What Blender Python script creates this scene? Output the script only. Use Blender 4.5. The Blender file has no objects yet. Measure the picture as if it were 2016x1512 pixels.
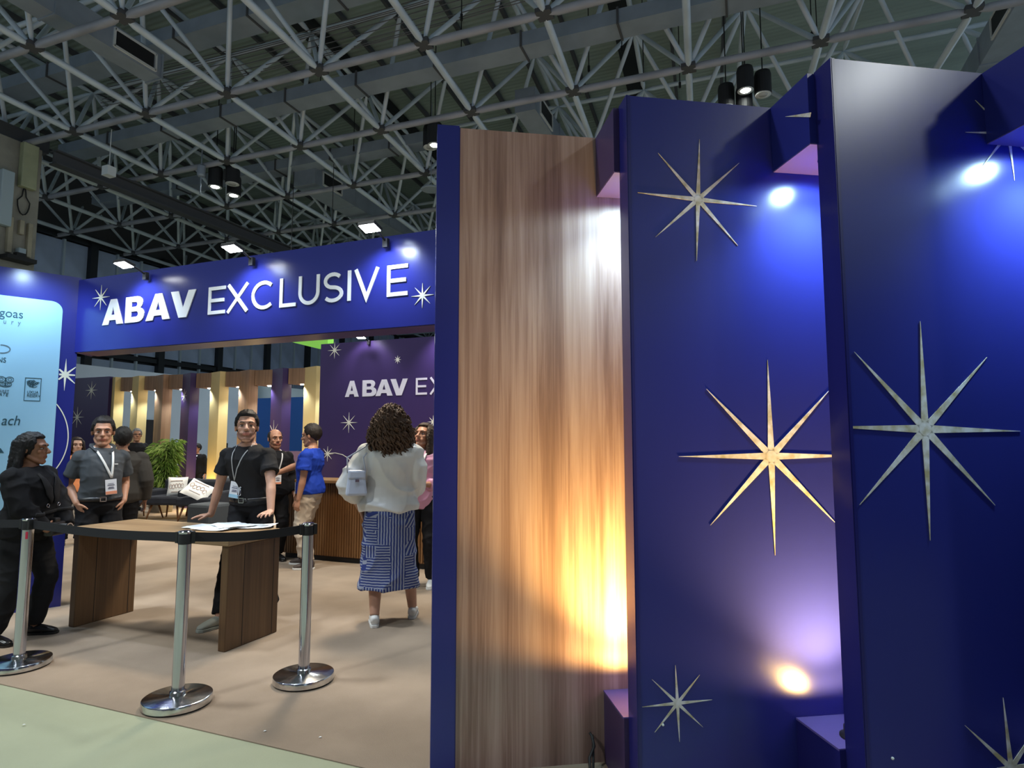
import bpy, bmesh, math, random
import numpy as np
from mathutils import Vector, Matrix, Euler, noise, bvhtree
random.seed(7)
SC = bpy.context.scene
COL = SC.collection
R = math.radians
# ------------------------------------------------------------------ camera
FPX, HC = 1215.0, 1.45
cd = bpy.data.cameras.new('camera'); cam = bpy.data.objects.new('camera', cd); COL.objects.link(cam)
cam.location = (0, 0, HC)
cam.rotation_euler = (R(90) + math.atan(112 / 1215), 0, R(21.6))
cd.sensor_width = 36; cd.lens = 36 * FPX / 2016; cd.clip_start = 0.05; cd.clip_end = 300
SC.camera = cam
# ------------------------------------------------------------------ world, exposure
w = bpy.data.worlds.new('hall_air'); SC.world = w; w.use_nodes = True
w.node_tree.nodes['Background'].inputs[0].default_value = (0.52, 0.66, 0.80, 1)
w.node_tree.nodes['Background'].inputs[1].default_value = 0.70
SC.view_settings.view_transform = 'Standard'; SC.view_settings.look = 'None'
SC.view_settings.exposure = 0.12; SC.view_settings.gamma = 1.0
SC.view_settings.use_curve_mapping = False
# ------------------------------------------------------------------ lights
def light(kind, loc, power, color, target=None, size=0.3, name='lamp_light', angle=60, blend=0.6, sizey=None):
    d = bpy.data.lights.new(name, kind); d.energy = power; d.color = color
    if kind == 'AREA':
        d.size = size
        if sizey: d.shape = 'RECTANGLE'; d.size_y = sizey
    elif kind == 'SPOT':
        d.spot_size = R(angle); d.spot_blend = blend; d.shadow_soft_size = size
    else: d.shadow_soft_size = size
    o = bpy.data.objects.new(name, d); COL.objects.link(o); o.location = loc
    if target is not None:
        o.rotation_euler = (Vector(target) - Vector(loc)).to_track_quat('-Z', 'Y').to_euler()
    return o
COOL = (0.90, 0.96, 0.96); WARMW = (1.0, 0.86, 0.66); BLUEW = (0.58, 0.90, 1.0); AMBER = (1.0, 0.60, 0.16)
# high-bay lamps of the hall (rows under the space frame); the one behind the camera is added front fill
for (x, y, p) in [(0.15, 15.6, 2000), (-16.7, 15.4, 1800), (-8.5, 15.2, 1800), (-6.5, 1.5, 1700), (-6.5, -5.5, 2600), (-2.5, 7.0, 1100)]:
    light('SPOT', (x, y, 9.55), p, COOL, (x, y, 0), 0.45, 'high_bay_or_fill_light', 125, 0.7)
light('SPOT', (12.0, -1.4, 9.55), 850, COOL, (6.0, 0.5, 2), 0.45, 'high_bay_or_fill_light', 120, 0.5)
# floods on the sign beam
for x in (-4.88, -3.64, -2.40):
    light('SPOT', (x, 3.47, 2.90), 46, (0.62, 0.76, 1.0), (x, 3.74, 2.35), 0.05, 'flood_light', 118, 0.8)
for x in (-5.2, -3.95):
    light('SPOT', (x, 7.2, 3.03), 40, (0.85, 0.78, 1.0), (x, 7.52, 2.3), 0.05, 'flood_light', 100, 0.8)
light('SPOT', (-5.5, 3.15, 3.02), 50, (0.55, 0.78, 1.0), (-5.92, 3.42, 1.9), 0.05, 'flood_light', 120, 0.8)
# niche lamps of the zigzag portal
for (x, y) in [(-0.479, 2.80), (0.320, 2.834), (1.119, 2.868)]:
    light('SPOT', (x, y, 2.62), 14, BLUEW, (x, y, 0), 0.035, 'niche_down_light', 174, 0.3)
    light('SPOT', (x, y, 2.61), 84 if x > 0 else 48, BLUEW, (x, y, 0), 0.035, 'niche_down_beam', 125, 1.0)
for (x, y) in [(-0.487, 2.765), (0.312, 2.80)]:
    light('SPOT', (x, y, 0.372), 30, AMBER, (x, y, 2), 0.035, 'niche_up_light', 174, 0.3)
    light('SPOT', (x, y, 0.375), 330, AMBER, (x, y, 2), 0.035, 'niche_up_beam', 118, 1.0)
# warm shop lights inside the booth
for (x, y) in [(-6.5, 8.3), (-3.6, 5.2), (-9.4, 8.2)]:
    light('SPOT', (x, y, 3.9), 430, WARMW, (x, y, 0), 0.25, 'booth_light', 120, 0.8)
# ------------------------------------------------------------------ materials
def nmat(name, col, rough=0.5, metal=0.0, spec=0.5, var=0.0, vscale=5.0, bump=0.0, bscale=60.0, stretch=(1, 1, 1), emit=None, estr=0, coat=0, col2=None, detail=6, alpha=None):
    m = bpy.data.materials.new(name); m.use_nodes = True; nt = m.node_tree; b = nt.nodes['Principled BSDF']
    b.inputs['Base Color'].default_value = (*col, 1); b.inputs['Roughness'].default_value = rough
    b.inputs['Metallic'].default_value = metal; b.inputs['Specular IOR Level'].default_value = spec
    if coat: b.inputs['Coat Weight'].default_value = coat; b.inputs['Coat Roughness'].default_value = 0.12
    if emit: b.inputs['Emission Color'].default_value = (*emit, 1); b.inputs['Emission Strength'].default_value = estr
    if alpha is not None: b.inputs['Alpha'].default_value = alpha
    if var or bump or col2:
        tc = nt.nodes.new('ShaderNodeTexCoord'); mp = nt.nodes.new('ShaderNodeMapping')
        mp.inputs['Scale'].default_value = stretch; nt.links.new(tc.outputs['Object'], mp.inputs['Vector'])
    if var or col2:
        n = nt.nodes.new('ShaderNodeTexNoise'); n.inputs['Scale'].default_value = vscale; n.inputs['Detail'].default_value = detail
        nt.links.new(mp.outputs[0], n.inputs['Vector'])
        cr = nt.nodes.new('ShaderNodeValToRGB')
        c1 = tuple(c * (1 - var) for c in col); c2 = col2 if col2 else tuple(min(1, c * (1 + var)) for c in col)
        cr.color_ramp.elements[0].color = (*c1, 1); cr.color_ramp.elements[1].color = (*c2, 1)
        cr.color_ramp.elements[0].position = 0.35; cr.color_ramp.elements[1].position = 0.65
        nt.links.new(n.outputs['Fac'], cr.inputs[0]); nt.links.new(cr.outputs[0], b.inputs['Base Color'])
    if bump:
        n2 = nt.nodes.new('ShaderNodeTexNoise'); n2.inputs['Scale'].default_value = bscale; n2.inputs['Detail'].default_value = 4
        nt.links.new(mp.outputs[0], n2.inputs['Vector'])
        bp = nt.nodes.new('ShaderNodeBump'); bp.inputs['Strength'].default_value = bump; bp.inputs['Distance'].default_value = 0.01
        nt.links.new(n2.outputs['Fac'], bp.inputs['Height']); nt.links.new(bp.outputs[0], b.inputs['Normal'])
    return m
def wood(name, ramp, scale=1.0, rough=0.45, axis='Z', ring=1.0, mottled=False):
    """streaky veneer: two stretched noises through a ramp"""
    m = bpy.data.materials.new(name); m.use_nodes = True; nt = m.node_tree; b = nt.nodes['Principled BSDF']
    b.inputs['Roughness'].default_value = rough
    tc = nt.nodes.new('ShaderNodeTexCoord'); mp = nt.nodes.new('ShaderNodeMapping')
    st = {'Z': (8, 8, 0.35), 'X': (0.35, 8, 8), 'Y': (8, 0.35, 8)}[axis]
    mp.inputs['Scale'].default_value = tuple(s * scale for s in st)
    nt.links.new(tc.outputs['Object'], mp.inputs['Vector'])
    n = nt.nodes.new('ShaderNodeTexNoise'); n.inputs['Scale'].default_value = 1.0; n.inputs['Detail'].default_value = 8; n.inputs['Roughness'].default_value = 0.62; n.inputs['Distortion'].default_value = 0.5
    nt.links.new(mp.outputs[0], n.inputs['Vector'])
    mp2 = nt.nodes.new('ShaderNodeMapping'); mp2.inputs['Scale'].default_value = tuple(s * scale * (7 if s > 1 else 3) for s in st)
    nt.links.new(tc.outputs['Object'], mp2.inputs['Vector'])
    n2 = nt.nodes.new('ShaderNodeTexNoise'); n2.inputs['Scale'].default_value = 1.0; n2.inputs['Detail'].default_value = 5; n2.inputs['Distortion'].default_value = 1.2
    nt.links.new(mp2.outputs[0], n2.inputs['Vector'])
    mx = nt.nodes.new('ShaderNodeMix'); mx.inputs[0].default_value = 0.30
    nt.links.new(n.outputs['Fac'], mx.inputs[2]); nt.links.new(n2.outputs['Fac'], mx.inputs[3])
    cr = nt.nodes.new('ShaderNodeValToRGB'); e = cr.color_ramp.elements
    e[0].position, e[0].color = ramp[0][0], (*ramp[0][1], 1); e[1].position, e[1].color = ramp[-1][0], (*ramp[-1][1], 1)
    for p, c in ramp[1:-1]:
        k = e.new(p); k.color = (*c, 1)
    nt.links.new(mx.outputs[0], cr.inputs[0]); nt.links.new(cr.outputs[0], b.inputs['Base Color'])
    return m
def emis(name, col, s):
    return nmat(name, (0.8, 0.8, 0.8), 0.4, emit=col, estr=s)
M = {}
M['blue'] = nmat('blue_vinyl', (0.019, 0.024, 0.20), 0.24, spec=0.42, var=0.04, vscale=1.2, bump=0.02, bscale=9, stretch=(1, 1, 0.2))
M['blue_dark'] = nmat('blue_edge', (0.013, 0.013, 0.13), 0.25, spec=0.45)
M['purple'] = nmat('purple_vinyl', (0.045, 0.026, 0.10), 0.32, spec=0.4, var=0.05, vscale=1.0)
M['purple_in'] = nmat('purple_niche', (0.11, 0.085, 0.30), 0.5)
M['foil'] = nmat('star_foil', (0.72, 0.70, 0.74), 0.42, var=0.0, vscale=22, col2=(0.42, 0.36, 0.22), detail=10, metal=0.0)
M['foilw'] = nmat('star_pale', (0.80, 0.78, 0.66), 0.45)
M['letters'] = nmat('letter_white', (0.86, 0.88, 0.92), 0.4)
M['lettersoft'] = nmat('letter_grey', (0.70, 0.68, 0.72), 0.4)
GW = [(0.30, (0.135, 0.075, 0.060)), (0.43, (0.25, 0.155, 0.128)), (0.50, (0.33, 0.222, 0.19)), (0.62, (0.43, 0.31, 0.27))]
M['veneer'] = wood('grey_veneer', GW, 0.95, 0.5)
M['veneer_far'] = wood('walnut_veneer', [(0.3, (0.13, 0.068, 0.036)), (0.5, (0.26, 0.145, 0.08)), (0.65, (0.37, 0.22, 0.125))], 1.0, 0.5)
M['counter'] = wood('counter_wood', [(0.3, (0.085, 0.036, 0.012)), (0.5, (0.15, 0.068, 0.024)), (0.7, (0.22, 0.11, 0.04))], 1.2, 0.4)
M['tablewood'] = wood('table_wood', [(0.3, (0.055, 0.028, 0.011)), (0.5, (0.115, 0.060, 0.025)), (0.7, (0.18, 0.102, 0.045))], 0.8, 0.5)
M['tabletop'] = wood('table_top_wood', [(0.3, (0.15, 0.085, 0.045)), (0.5, (0.28, 0.18, 0.095)), (0.7, (0.42, 0.30, 0.17))], 0.7, 0.42, 'X')
M['cream'] = nmat('cream_paint', (0.66, 0.50, 0.22), 0.5, var=0.03, vscale=2)
M['wallwhite'] = nmat('partition_white', (0.46, 0.56, 0.66), 0.6, var=0.04, vscale=1.5)
M['carpet'] = nmat('booth_carpet', (0.31, 0.243, 0.185), 0.95, spec=0.1, var=0.13, vscale=1.6, bump=0.4, bscale=260)
M['hallfloor'] = nmat('hall_floor', (0.36, 0.38, 0.265), 0.8, spec=0.25, var=0.07, vscale=1.4, bump=0.15, bscale=120)
M['steel'] = nmat('frame_steel', (0.70, 0.78, 0.88), 0.45, metal=0.1, var=0.15, vscale=2.2)
M['steel_cross'] = nmat('frame_steel_cross', (0.42, 0.42, 0.47), 0.45, metal=0.1, var=0.2, vscale=2.2)
M['steel_dark'] = nmat('frame_node', (0.10, 0.10, 0.11), 0.6, metal=0.2)
M['duct'] = nmat('duct_sheet', (0.33, 0.38, 0.46), 0.42, metal=0.15, var=0.08, vscale=2)
M['black'] = nmat('black_matt', (0.012, 0.012, 0.014), 0.6)
M['white'] = nmat('white_matt', (0.75, 0.77, 0.78), 0.5)
M['chrome'] = nmat('chrome', (0.50, 0.52, 0.60), 0.12, metal=1.0)
M['chrome_worn'] = nmat('chrome_worn', (0.60, 0.61, 0.63), 0.16, metal=1.0, var=0.25, vscale=14, bump=0.12, bscale=18)
M['concrete'] = nmat('concrete', (0.34, 0.32, 0.27), 0.85, var=0.18, vscale=1.4, bump=0.4, bscale=20)
M['glassdark'] = nmat('pane_glass', (0.42, 0.50, 0.68), 0.4, spec=0.5, var=0.2, vscale=0.5)
M['mullion'] = nmat('mullion', (0.5, 0.58, 0.66), 0.5)
M['mullion_dark'] = nmat('mullion_dark', (0.015, 0.018, 0.022), 0.5)
def ceilmat():
    m = nmat('roof_sheet', (0.34, 0.41, 0.37), 0.75, var=0.12, vscale=0.5, stretch=(0.3, 3, 1))
    nt = m.node_tree; b = nt.nodes['Principled BSDF']
    tc = nt.nodes.new('ShaderNodeTexCoord'); wv = nt.nodes.new('ShaderNodeTexWave'); wv.bands_direction = 'Y'; wv.inputs['Scale'].default_value = 1.6
    nt.links.new(tc.outputs['Object'], wv.inputs['Vector'])
    bp = nt.nodes.new('ShaderNodeBump'); bp.inputs['Strength'].default_value = 0.35; bp.inputs['Distance'].default_value = 0.05
    nt.links.new(wv.outputs['Fac'], bp.inputs['Height']); nt.links.new(bp.outputs[0], b.inputs['Normal'])
    return m
M['roof'] = ceilmat()
# ------------------------------------------------------------------ mesh helpers
class G:
    def __init__(s): s.v = []; s.f = []; s.mi = []
    def add(s, vs, fs, mi=0):
        o = len(s.v); s.v += [tuple(v) for v in vs]; s.f += [tuple(i + o for i in f) for f in fs]; s.mi += [mi] * len(fs)
    def box(s, c, d, rz=0, mi=0, M_=None):
        hx, hy, hz = d[0] / 2, d[1] / 2, d[2] / 2
        vs = [Vector((x, y, z)) for x in (-hx, hx) for y in (-hy, hy) for z in (-hz, hz)]
        mt = Matrix.Translation(c) @ (M_.to_4x4() if M_ else Matrix.Rotation(rz, 4, 'Z'))
        s.add([mt @ v for v in vs], [(0, 1, 3, 2), (4, 6, 7, 5), (0, 4, 5, 1), (2, 3, 7, 6), (0, 2, 6, 4), (1, 5, 7, 3)], mi)
    def prism(s, pts, z0, z1, mi=0):
        n = len(pts); vs = [(x, y, z0) for x, y in pts] + [(x, y, z1) for x, y in pts]
        fs = [tuple(range(n))[::-1], tuple(range(n, 2 * n))] + [(i, (i + 1) % n, n + (i + 1) % n, n + i) for i in range(n)]
        s.add(vs, fs, mi)
    def tube(s, pts, rad, n=10, up=(0, 1, 0), mi=0, cap=True):
        pts = [Vector(p) for p in pts]; N = len(pts); up = Vector(up); rings = []
        for i, p in enumerate(pts):
            t = (pts[min(i + 1, N - 1)] - pts[max(i - 1, 0)]).normalized()
            a = up.cross(t)
            if a.length < 1e-3: a = Vector((1, 0, 0)).cross(t)
            if a.length < 1e-3: a = Vector((0, 0, 1)).cross(t)
            a.normalize(); b = t.cross(a)
            r = rad[i] if isinstance(rad, (list, tuple)) else rad
            ra, rb = r if isinstance(r, (list, tuple)) else (r, r)
            rings.append([p + a * ra * math.cos(k * 2 * math.pi / n) + b * rb * math.sin(k * 2 * math.pi / n) for k in range(n)])
        vs = [v for r_ in rings for v in r_]
        fs = [(i * n + k, i * n + (k + 1) % n, (i + 1) * n + (k + 1) % n, (i + 1) * n + k) for i in range(N - 1) for k in range(n)]
        if cap:
            fs += [tuple(range(n))[::-1], tuple((N - 1) * n + k for k in range(n))]
        s.add(vs, fs, mi)
    def ell(s, c, r, rot=None, nu=16, nv=10, mi=0):
        c = Vector(c); r = (r, r, r) if not isinstance(r, (list, tuple)) else r
        vs = []
        for j in range(1, nv):
            th = math.pi * j / nv
            for i in range(nu):
                ph = 2 * math.pi * i / nu
                vs.append(Vector((r[0] * math.sin(th) * math.cos(ph), r[1] * math.sin(th) * math.sin(ph), r[2] * math.cos(th))))
        vs += [Vector((0, 0, r[2])), Vector((0, 0, -r[2]))]
        if rot: vs = [rot @ v for v in vs]
        T, B = (nv - 1) * nu, (nv - 1) * nu + 1
        fs = [(j * nu + i, (j + 1) * nu + i, (j + 1) * nu + (i + 1) % nu, j * nu + (i + 1) % nu) for j in range(nv - 2) for i in range(nu)]
        fs += [(T, i, (i + 1) % nu) for i in range(nu)] + [(B, (nv - 2) * nu + (i + 1) % nu, (nv - 2) * nu + i) for i in range(nu)]
        s.add([c + v for v in vs], fs, mi)
    def lathe(s, prof, n=32, c=(0, 0, 0), mi=0):
        c = Vector(c); N = len(prof)
        vs = [c + Vector((r * math.cos(2 * math.pi * k / n), r * math.sin(2 * math.pi * k / n), z)) for r, z in prof for k in range(n)]
        fs = [(i * n + k, i * n + (k + 1) % n, (i + 1) * n + (k + 1) % n, (i + 1) * n + k) for i in range(N - 1) for k in range(n)]
        fs += [tuple(range(n))[::-1], tuple((N - 1) * n + k for k in range(n))]
        s.add(vs, fs, mi)
    def xform(s, m):
        s.v = [tuple(m @ Vector(v)) for v in s.v]; return s
    def mesh(s, name, mats, smooth=False):
        me = bpy.data.meshes.new(name); me.from_pydata(s.v, [], s.f); me.validate()
        for m in (mats if isinstance(mats, (list, tuple)) else [mats]): me.materials.append(M[m] if isinstance(m, str) else m)
        if any(s.mi) and len(me.polygons) == len(s.mi): me.polygons.foreach_set('material_index', s.mi)
        bm = bmesh.new(); bm.from_mesh(me); bmesh.ops.recalc_face_normals(bm, faces=bm.faces); bm.to_mesh(me); bm.free()
        if smooth: me.shade_smooth()
        return me
def tag(o, label=None, cat=None, group=None, kind=None):
    if label: o['label'] = label
    if cat: o['category'] = cat
    if group: o['group'] = group
    if kind: o['kind'] = kind
    return o
def link(name, me, parent=None, loc=None):
    o = bpy.data.objects.new(name, me); COL.objects.link(o)
    if parent: o.parent = parent
    if loc is not None: o.location = loc
    return o
def obj(name, g, mats, parent=None, smooth=False, bevel=0, auto=False, loc=None):
    o = link(name, g.mesh(name, mats, smooth or auto), parent, loc)
    if auto:
        try: o.data.set_sharp_from_angle(angle=R(28))
        except Exception: pass
    if bevel:
        b = o.modifiers.new('bevel', 'BEVEL'); b.width = bevel; b.segments = 2; b.limit_method = 'ANGLE'
    return o
def empty(name, loc=(0, 0, 0), rz=0):
    o = bpy.data.objects.new(name, None); COL.objects.link(o); o.location = loc; o.rotation_euler = (0, 0, rz)
    o.empty_display_size = 0.1
    return o
def copy_tree(o, parent=None):
    c = o.copy(); COL.objects.link(c); c.parent = parent
    for ch in list(o.children): copy_tree(ch, c)
    return c
def box(name, c, d, mat, parent=None, rz=0, bevel=0):
    g = G(); g.box(c, d, rz); return obj(name, g, mat, parent, bevel=bevel)
# flat shapes on a vertical plane: origin o, horizontal direction u (2D), outward normal n (2D)
def plane_mat(o, u, out):
    u = Vector((u[0], u[1], 0)).normalized(); n = Vector((u[1], -u[0], 0))
    if n.dot(Vector((out[0], out[1], 0))) < 0: n = -n
    m = Matrix(((u.x, n.x, 0, o[0]), (u.y, n.y, 0, o[1]), (0, 0, 1, o[2]), (0, 0, 0, 1)))
    return m   # local x = along, local y = outward, local z = up
def slab(g, outline, t0=0.001, t1=0.004, holes=None, mi=0):
    """closed outline in (x,z), thickness along +y, triangulated with holes through curve fill"""
    c = bpy.data.curves.new('t', 'CURVE'); c.dimensions = '2D'; c.fill_mode = 'BOTH'; c.extrude = (t1 - t0) / 2
    for pl in [outline] + (holes or []):
        sp = c.splines.new('POLY'); sp.points.add(len(pl) - 1); sp.use_cyclic_u = True
        for p, q in zip(sp.points, pl): p.co = (q[0], q[1], 0, 1)
    o = bpy.data.objects.new('t', c); me = bpy.data.meshes.new_from_object(o)
    vs = [(v.co.x, (t0 + t1) / 2 + v.co.z, v.co.y) for v in me.vertices]; fs = [tuple(p.vertices) for p in me.polygons]
    g.add(vs, fs, mi); bpy.data.objects.remove(o); bpy.data.curves.remove(c); bpy.data.meshes.remove(me)
def ribbon(g, pts, wd, t0=0.001, t1=0.004, mi=0, closed=False):
    """stroke of width wd along polyline (x,z)"""
    P = [Vector((p[0], p[1])) for p in pts]; N = len(P); L = []; Rr = []
    for i in range(N):
        if closed: a = P[(i - 1) % N]; b = P[(i + 1) % N]
        else: a = P[max(i - 1, 0)]; b = P[min(i + 1, N - 1)]
        d1 = (P[i] - a); d2 = (b - P[i])
        d1 = d1.normalized() if d1.length > 1e-9 else d2.normalized(); d2 = d2.normalized() if d2.length > 1e-9 else d1
        t = (d1 + d2); t = t.normalized() if t.length > 1e-6 else d1
        nrm = Vector((-t.y, t.x)); k = max(0.35, abs(nrm.dot(Vector((-d1.y, d1.x)))))
        ww = wd[i] if isinstance(wd, (list, tuple)) else wd
        L.append(P[i] + nrm * ww / 2 / k); Rr.append(P[i] - nrm * ww / 2 / k)
    vs = []
    for a, b in zip(L, Rr): vs += [(a.x, t0, a.y), (b.x, t0, b.y), (a.x, t1, a.y), (b.x, t1, b.y)]
    fs = []
    rng = range(N) if closed else range(N - 1)
    for i in rng:
        j = (i + 1) % N; a, b = 4 * i, 4 * j
        fs += [(a + 2, a + 3, b + 3, b + 2), (a, b, b + 1, a + 1), (a, a + 2, b + 2, b), (a + 1, b + 1, b + 3, a + 3)]
    if not closed: fs += [(0, 1, 3, 2), (4 * N - 4, 4 * N - 2, 4 * N - 1, 4 * N - 3)]
    g.add(vs, fs, mi)
def star(cx, cz, r, wid, rot=0, clip=None, t1=0.003):
    """eight long tapering rays and a small hub; clip=(xmin,xmax) trims at the panel edge"""
    g = G()
    for k in range(8):
        a = R(rot) + k * math.pi / 4; d = Vector((math.cos(a), math.sin(a))); n = Vector((-d.y, d.x))
        b = Vector((cx, cz)); tip = b + d * r * (1.0 if k % 2 == 0 else 0.97); w_ = wid / 2
        q = [b + n * w_, b - n * w_, tip - n * 0.0005, tip + n * 0.0005]
        if clip:
            s0 = 1.0
            if tip.x < clip[0]: s0 = min(s0, (b.x - clip[0]) / (b.x - tip.x))
            if tip.x > clip[1]: s0 = min(s0, (clip[1] - b.x) / (tip.x - b.x))
            if s0 < 1: te = b + d * r * s0; wt = w_ * (1 - s0); q[2] = te - n * wt; q[3] = te + n * wt
        vs = [(p.x, 0.0008, p.y) for p in q] + [(p.x, t1, p.y) for p in q]
        g.add(vs, [(4, 5, 6, 7), (0, 3, 2, 1), (0, 1, 5, 4), (1, 2, 6, 5), (2, 3, 7, 6), (3, 0, 4, 7)])
    n = 8; hub = [(cx + wid * 0.85 * math.cos(2 * math.pi * k / n + .39), cz + wid * 0.85 * math.sin(2 * math.pi * k / n + .39)) for k in range(n)]
    g.add([(x, t1 + 0.0003, z) for x, z in hub], [tuple(range(n))])
    return g
def arc(cx, cz, rx, rz, a0, a1, n=20):
    return [(cx + rx * math.cos(R(a0 + (a1 - a0) * i / n)), cz + rz * math.sin(R(a0 + (a1 - a0) * i / n))) for i in range(n + 1)]
def glyph(g, ch, x, z, w_, h, st=0.12, t0=0.001, t1=0.01):
    """letters; heavy A B V as filled outlines, the light ones as strokes; box x..x+w_, z..z+h"""
    X = lambda u: x + u * w_
    Z = lambda v: z + v * h
    if ch == 'Abold': slab(g, [(X(0), Z(0)), (X(.36), Z(1)), (X(.64), Z(1)), (X(1), Z(0)), (X(.70), Z(0)), (X(.65), Z(.17)), (X(.34), Z(.17)), (X(.29), Z(0))], t0, t1, [[(X(.41), Z(.38)), (X(.50), Z(.70)), (X(.585), Z(.38))]])
    elif ch == 'Vbold': slab(g, [(X(0), Z(1)), (X(.31), Z(1)), (X(.51), Z(.36)), (X(.71), Z(1)), (X(1), Z(1)), (X(.66), Z(0)), (X(.35), Z(0))], t0, t1)
    elif ch == 'Bbold':
        o = [(X(0), Z(0)), (X(0), Z(1)), (X(.58), Z(1))] + [(X(u), Z(v)) for u, v in arc(.60, .755, .30, .245, 85, -75, 8)] + [(X(u), Z(v)) for u, v in arc(.66, .285, .34, .285, 70, -90, 8)]
        slab(g, o, t0, t1, [[(X(.30), Z(.60))] + [(X(u), Z(v)) for u, v in arc(.54, .695, .09, .095, -90, 90, 6)] + [(X(.30), Z(.79))],
                            [(X(.30), Z(.21))] + [(X(u), Z(v)) for u, v in arc(.58, .315, .11, .105, -90, 90, 6)] + [(X(.30), Z(.42))]])
    else:
        s = st * h; e = s / 2
        x0, x1, z0, z1 = x + e, x + w_ - e, z + e, z + h - e; xm = (x0 + x1) / 2; zm = (z0 + z1) / 2; rx = (x1 - x0) / 2
        P = {'E': [[(x1 + e, z0), (x0, z0), (x0, z1), (x1 + e, z1)], [(x0, zm), (x1, zm)]],
             'X': [[(x0, z), (x1, z + h)], [(x0, z + h), (x1, z)]],
             'C': [arc(xm + rx * .1, zm, rx * 1.1, h / 2 - e, 48, 312)],
             'L': [[(x0, z + h), (x0, z0), (x1 + e, z0)]],
             'U': [[(x0, z + h)] + [(x0, z0 + rx)] + arc(xm, z0 + rx, rx, rx, 180, 360) + [(x1, z + h)]],
             'S': [[(p[0], p[1]) for p in arc(xm, z0 + .75 * (z1 - z0), rx * .92, .25 * (z1 - z0), 35, 250, 14)] + [(p[0], p[1]) for p in arc(xm, z0 + .25 * (z1 - z0), rx, .25 * (z1 - z0), 75, -145, 14)]],
             'I': [[(xm, z), (xm, z + h)]],
             'V': [[(x0, z + h), (xm, z + e * .6), (x1, z + h)]]}[ch]
        for n_, pl in enumerate(P): ribbon(g, pl, s, t0 - .0004 * n_, t1 + .0008 * n_)
def textmesh(txt, size, shear=0, spacing=1.0):
    c = bpy.data.curves.new('t', 'FONT'); c.body = txt; c.size = size; c.extrude = 0.0008; c.shear = shear; c.space_character = spacing
    o = bpy.data.objects.new('t', c); me = bpy.data.meshes.new_from_object(o)
    g = G(); g.add([(v.co.x, 0.002 + v.co.z, v.co.y) for v in me.vertices], [tuple(p.vertices) for p in me.polygons])
    bpy.data.objects.remove(o); bpy.data.curves.remove(c); bpy.data.meshes.remove(me); return g
# ================================================================== SETTING
ZT = 2.95
box('floor', (-10, 20, -0.05), (60, 90, 0.09), 'hallfloor'); tag(bpy.data.objects['floor'], kind='structure')
g = G(); g.prism([(-16.5, 2.45), (9, 2.45), (9, 18), (-16.5, 18)], -0.006, 0.0)
c = obj('carpet', g, 'carpet'); tag(c, 'beige carpet of the booth, meeting the pale green hall floor', 'carpet')
box('ceiling', (-10, 20, 14.6), (60, 96, 0.1), 'roof'); tag(bpy.data.objects['ceiling'], kind='structure')
# hall side wall of glass on the left
wl = empty('wall_left', (-29, 0, 0)); tag(wl, kind='structure')
box('wall_base', (-0.3, 30, 1.5), (0.3, 76, 3.0), 'mullion_dark', wl)
box('glass_backing', (-0.22, 39, 6.85), (0.1, 58, 8.0), 'mullion_dark', wl)  # opaque sheet added to block world light showing between the pane rows
pm = G(); pm.box((0, 0, 0), (0.04, 1.16, 2.3)); pane_me = pm.mesh('pane', 'glassdark')
mm = G(); mm.box((0, 0, 0), (0.16, 0.09, 7.7)); mull_me = mm.mesh('mullion', 'mullion')
dm = G(); dm.box((0, 0, 0), (0.34, 0.34, 8.4)); post_me = dm.mesh('post', 'mullion_dark')
for i in range(44):
    y = 11.6 + i * 1.26
    for k in range(3): link('pane', pane_me, wl, (random.uniform(-.01, .01), y + 0.63, 4.17 + k * 2.45 + (0.3 if k else 0)))
    if i % 3: link('mullion', mull_me, wl, (0.05, y, 6.8))
    else: link('post', post_me, wl, (0.12, y, 6.8))
for z in (2.95, 5.55, 8.18, 10.68): box('transom', (0.08, 39, z), (0.22, 56, 0.22), 'mullion_dark' if z > 0 else 'mullion', wl)
box('upper_wall', (-0.25, 39, 12.6), (0.3, 70, 3.8), 'steel_dark', wl)
for (n_, c_, d_) in [('reflection_wall', (-6, -7.5, 2.5), (26, .15, 5.0)), ('reflection_wall', (9.2, 2.0, 2.1), (.15, 16, 4.2))]:  # unseen walls added so that chrome and glossy vinyl reflect something dark
    o = box(n_, c_, d_, 'blue_dark'); tag(o, 'plain dark blue wall added out of view to darken reflections, ' + ('behind the camera' if c_[1] < 0 else 'right of the camera'), 'display wall')
box('wall_far', (-8, 63, 7), (50, 0.4, 15), 'mullion_dark'); tag(bpy.data.objects['wall_far'], kind='structure')

# ------------------------------------------------------------------ space frame
ZB, ZU = HC + 9.2, HC + 9.2 * 1.258
VI = Vector((0.3195, 0.0071, 0)) * 9.2; VJ = Vector((-0.0262, 0.3365, 0)) * 9.2; N0 = Vector((0.1815, 1.648, 0)) * 9.2
def nb(i, j): p = N0 + VI * i + VJ * j; return Vector((p.x, p.y, ZB))
def nu(i, j): p = N0 + VI * (i + .5) + VJ * (j + .5); return Vector((p.x, p.y, ZU))
sf = empty('space_frame', (N0.x, N0.y, ZB)); tag(sf, 'grey tubular steel space frame carrying the hall roof', 'roof truss')
def bar_mesh(name, r, n=8, mat='steel'):
    g = G(); g.tube([(0, 0, 0.0), (0, 0, .03), (0, 0, .10), (0, 0, .90), (0, 0, .97), (0, 0, 1)], [r * .35, r * .5, r, r, r * .5, r * .35], n, up=(0, 1, 0)); return g.mesh(name, mat, True)
chord_me = bar_mesh('chord', 0.085); cross_me = bar_mesh('cross_chord', 0.095, mat='steel_cross'); diag_me = bar_mesh('diagonal', 0.062); top_me = bar_mesh('top_chord', 0.07)
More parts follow.
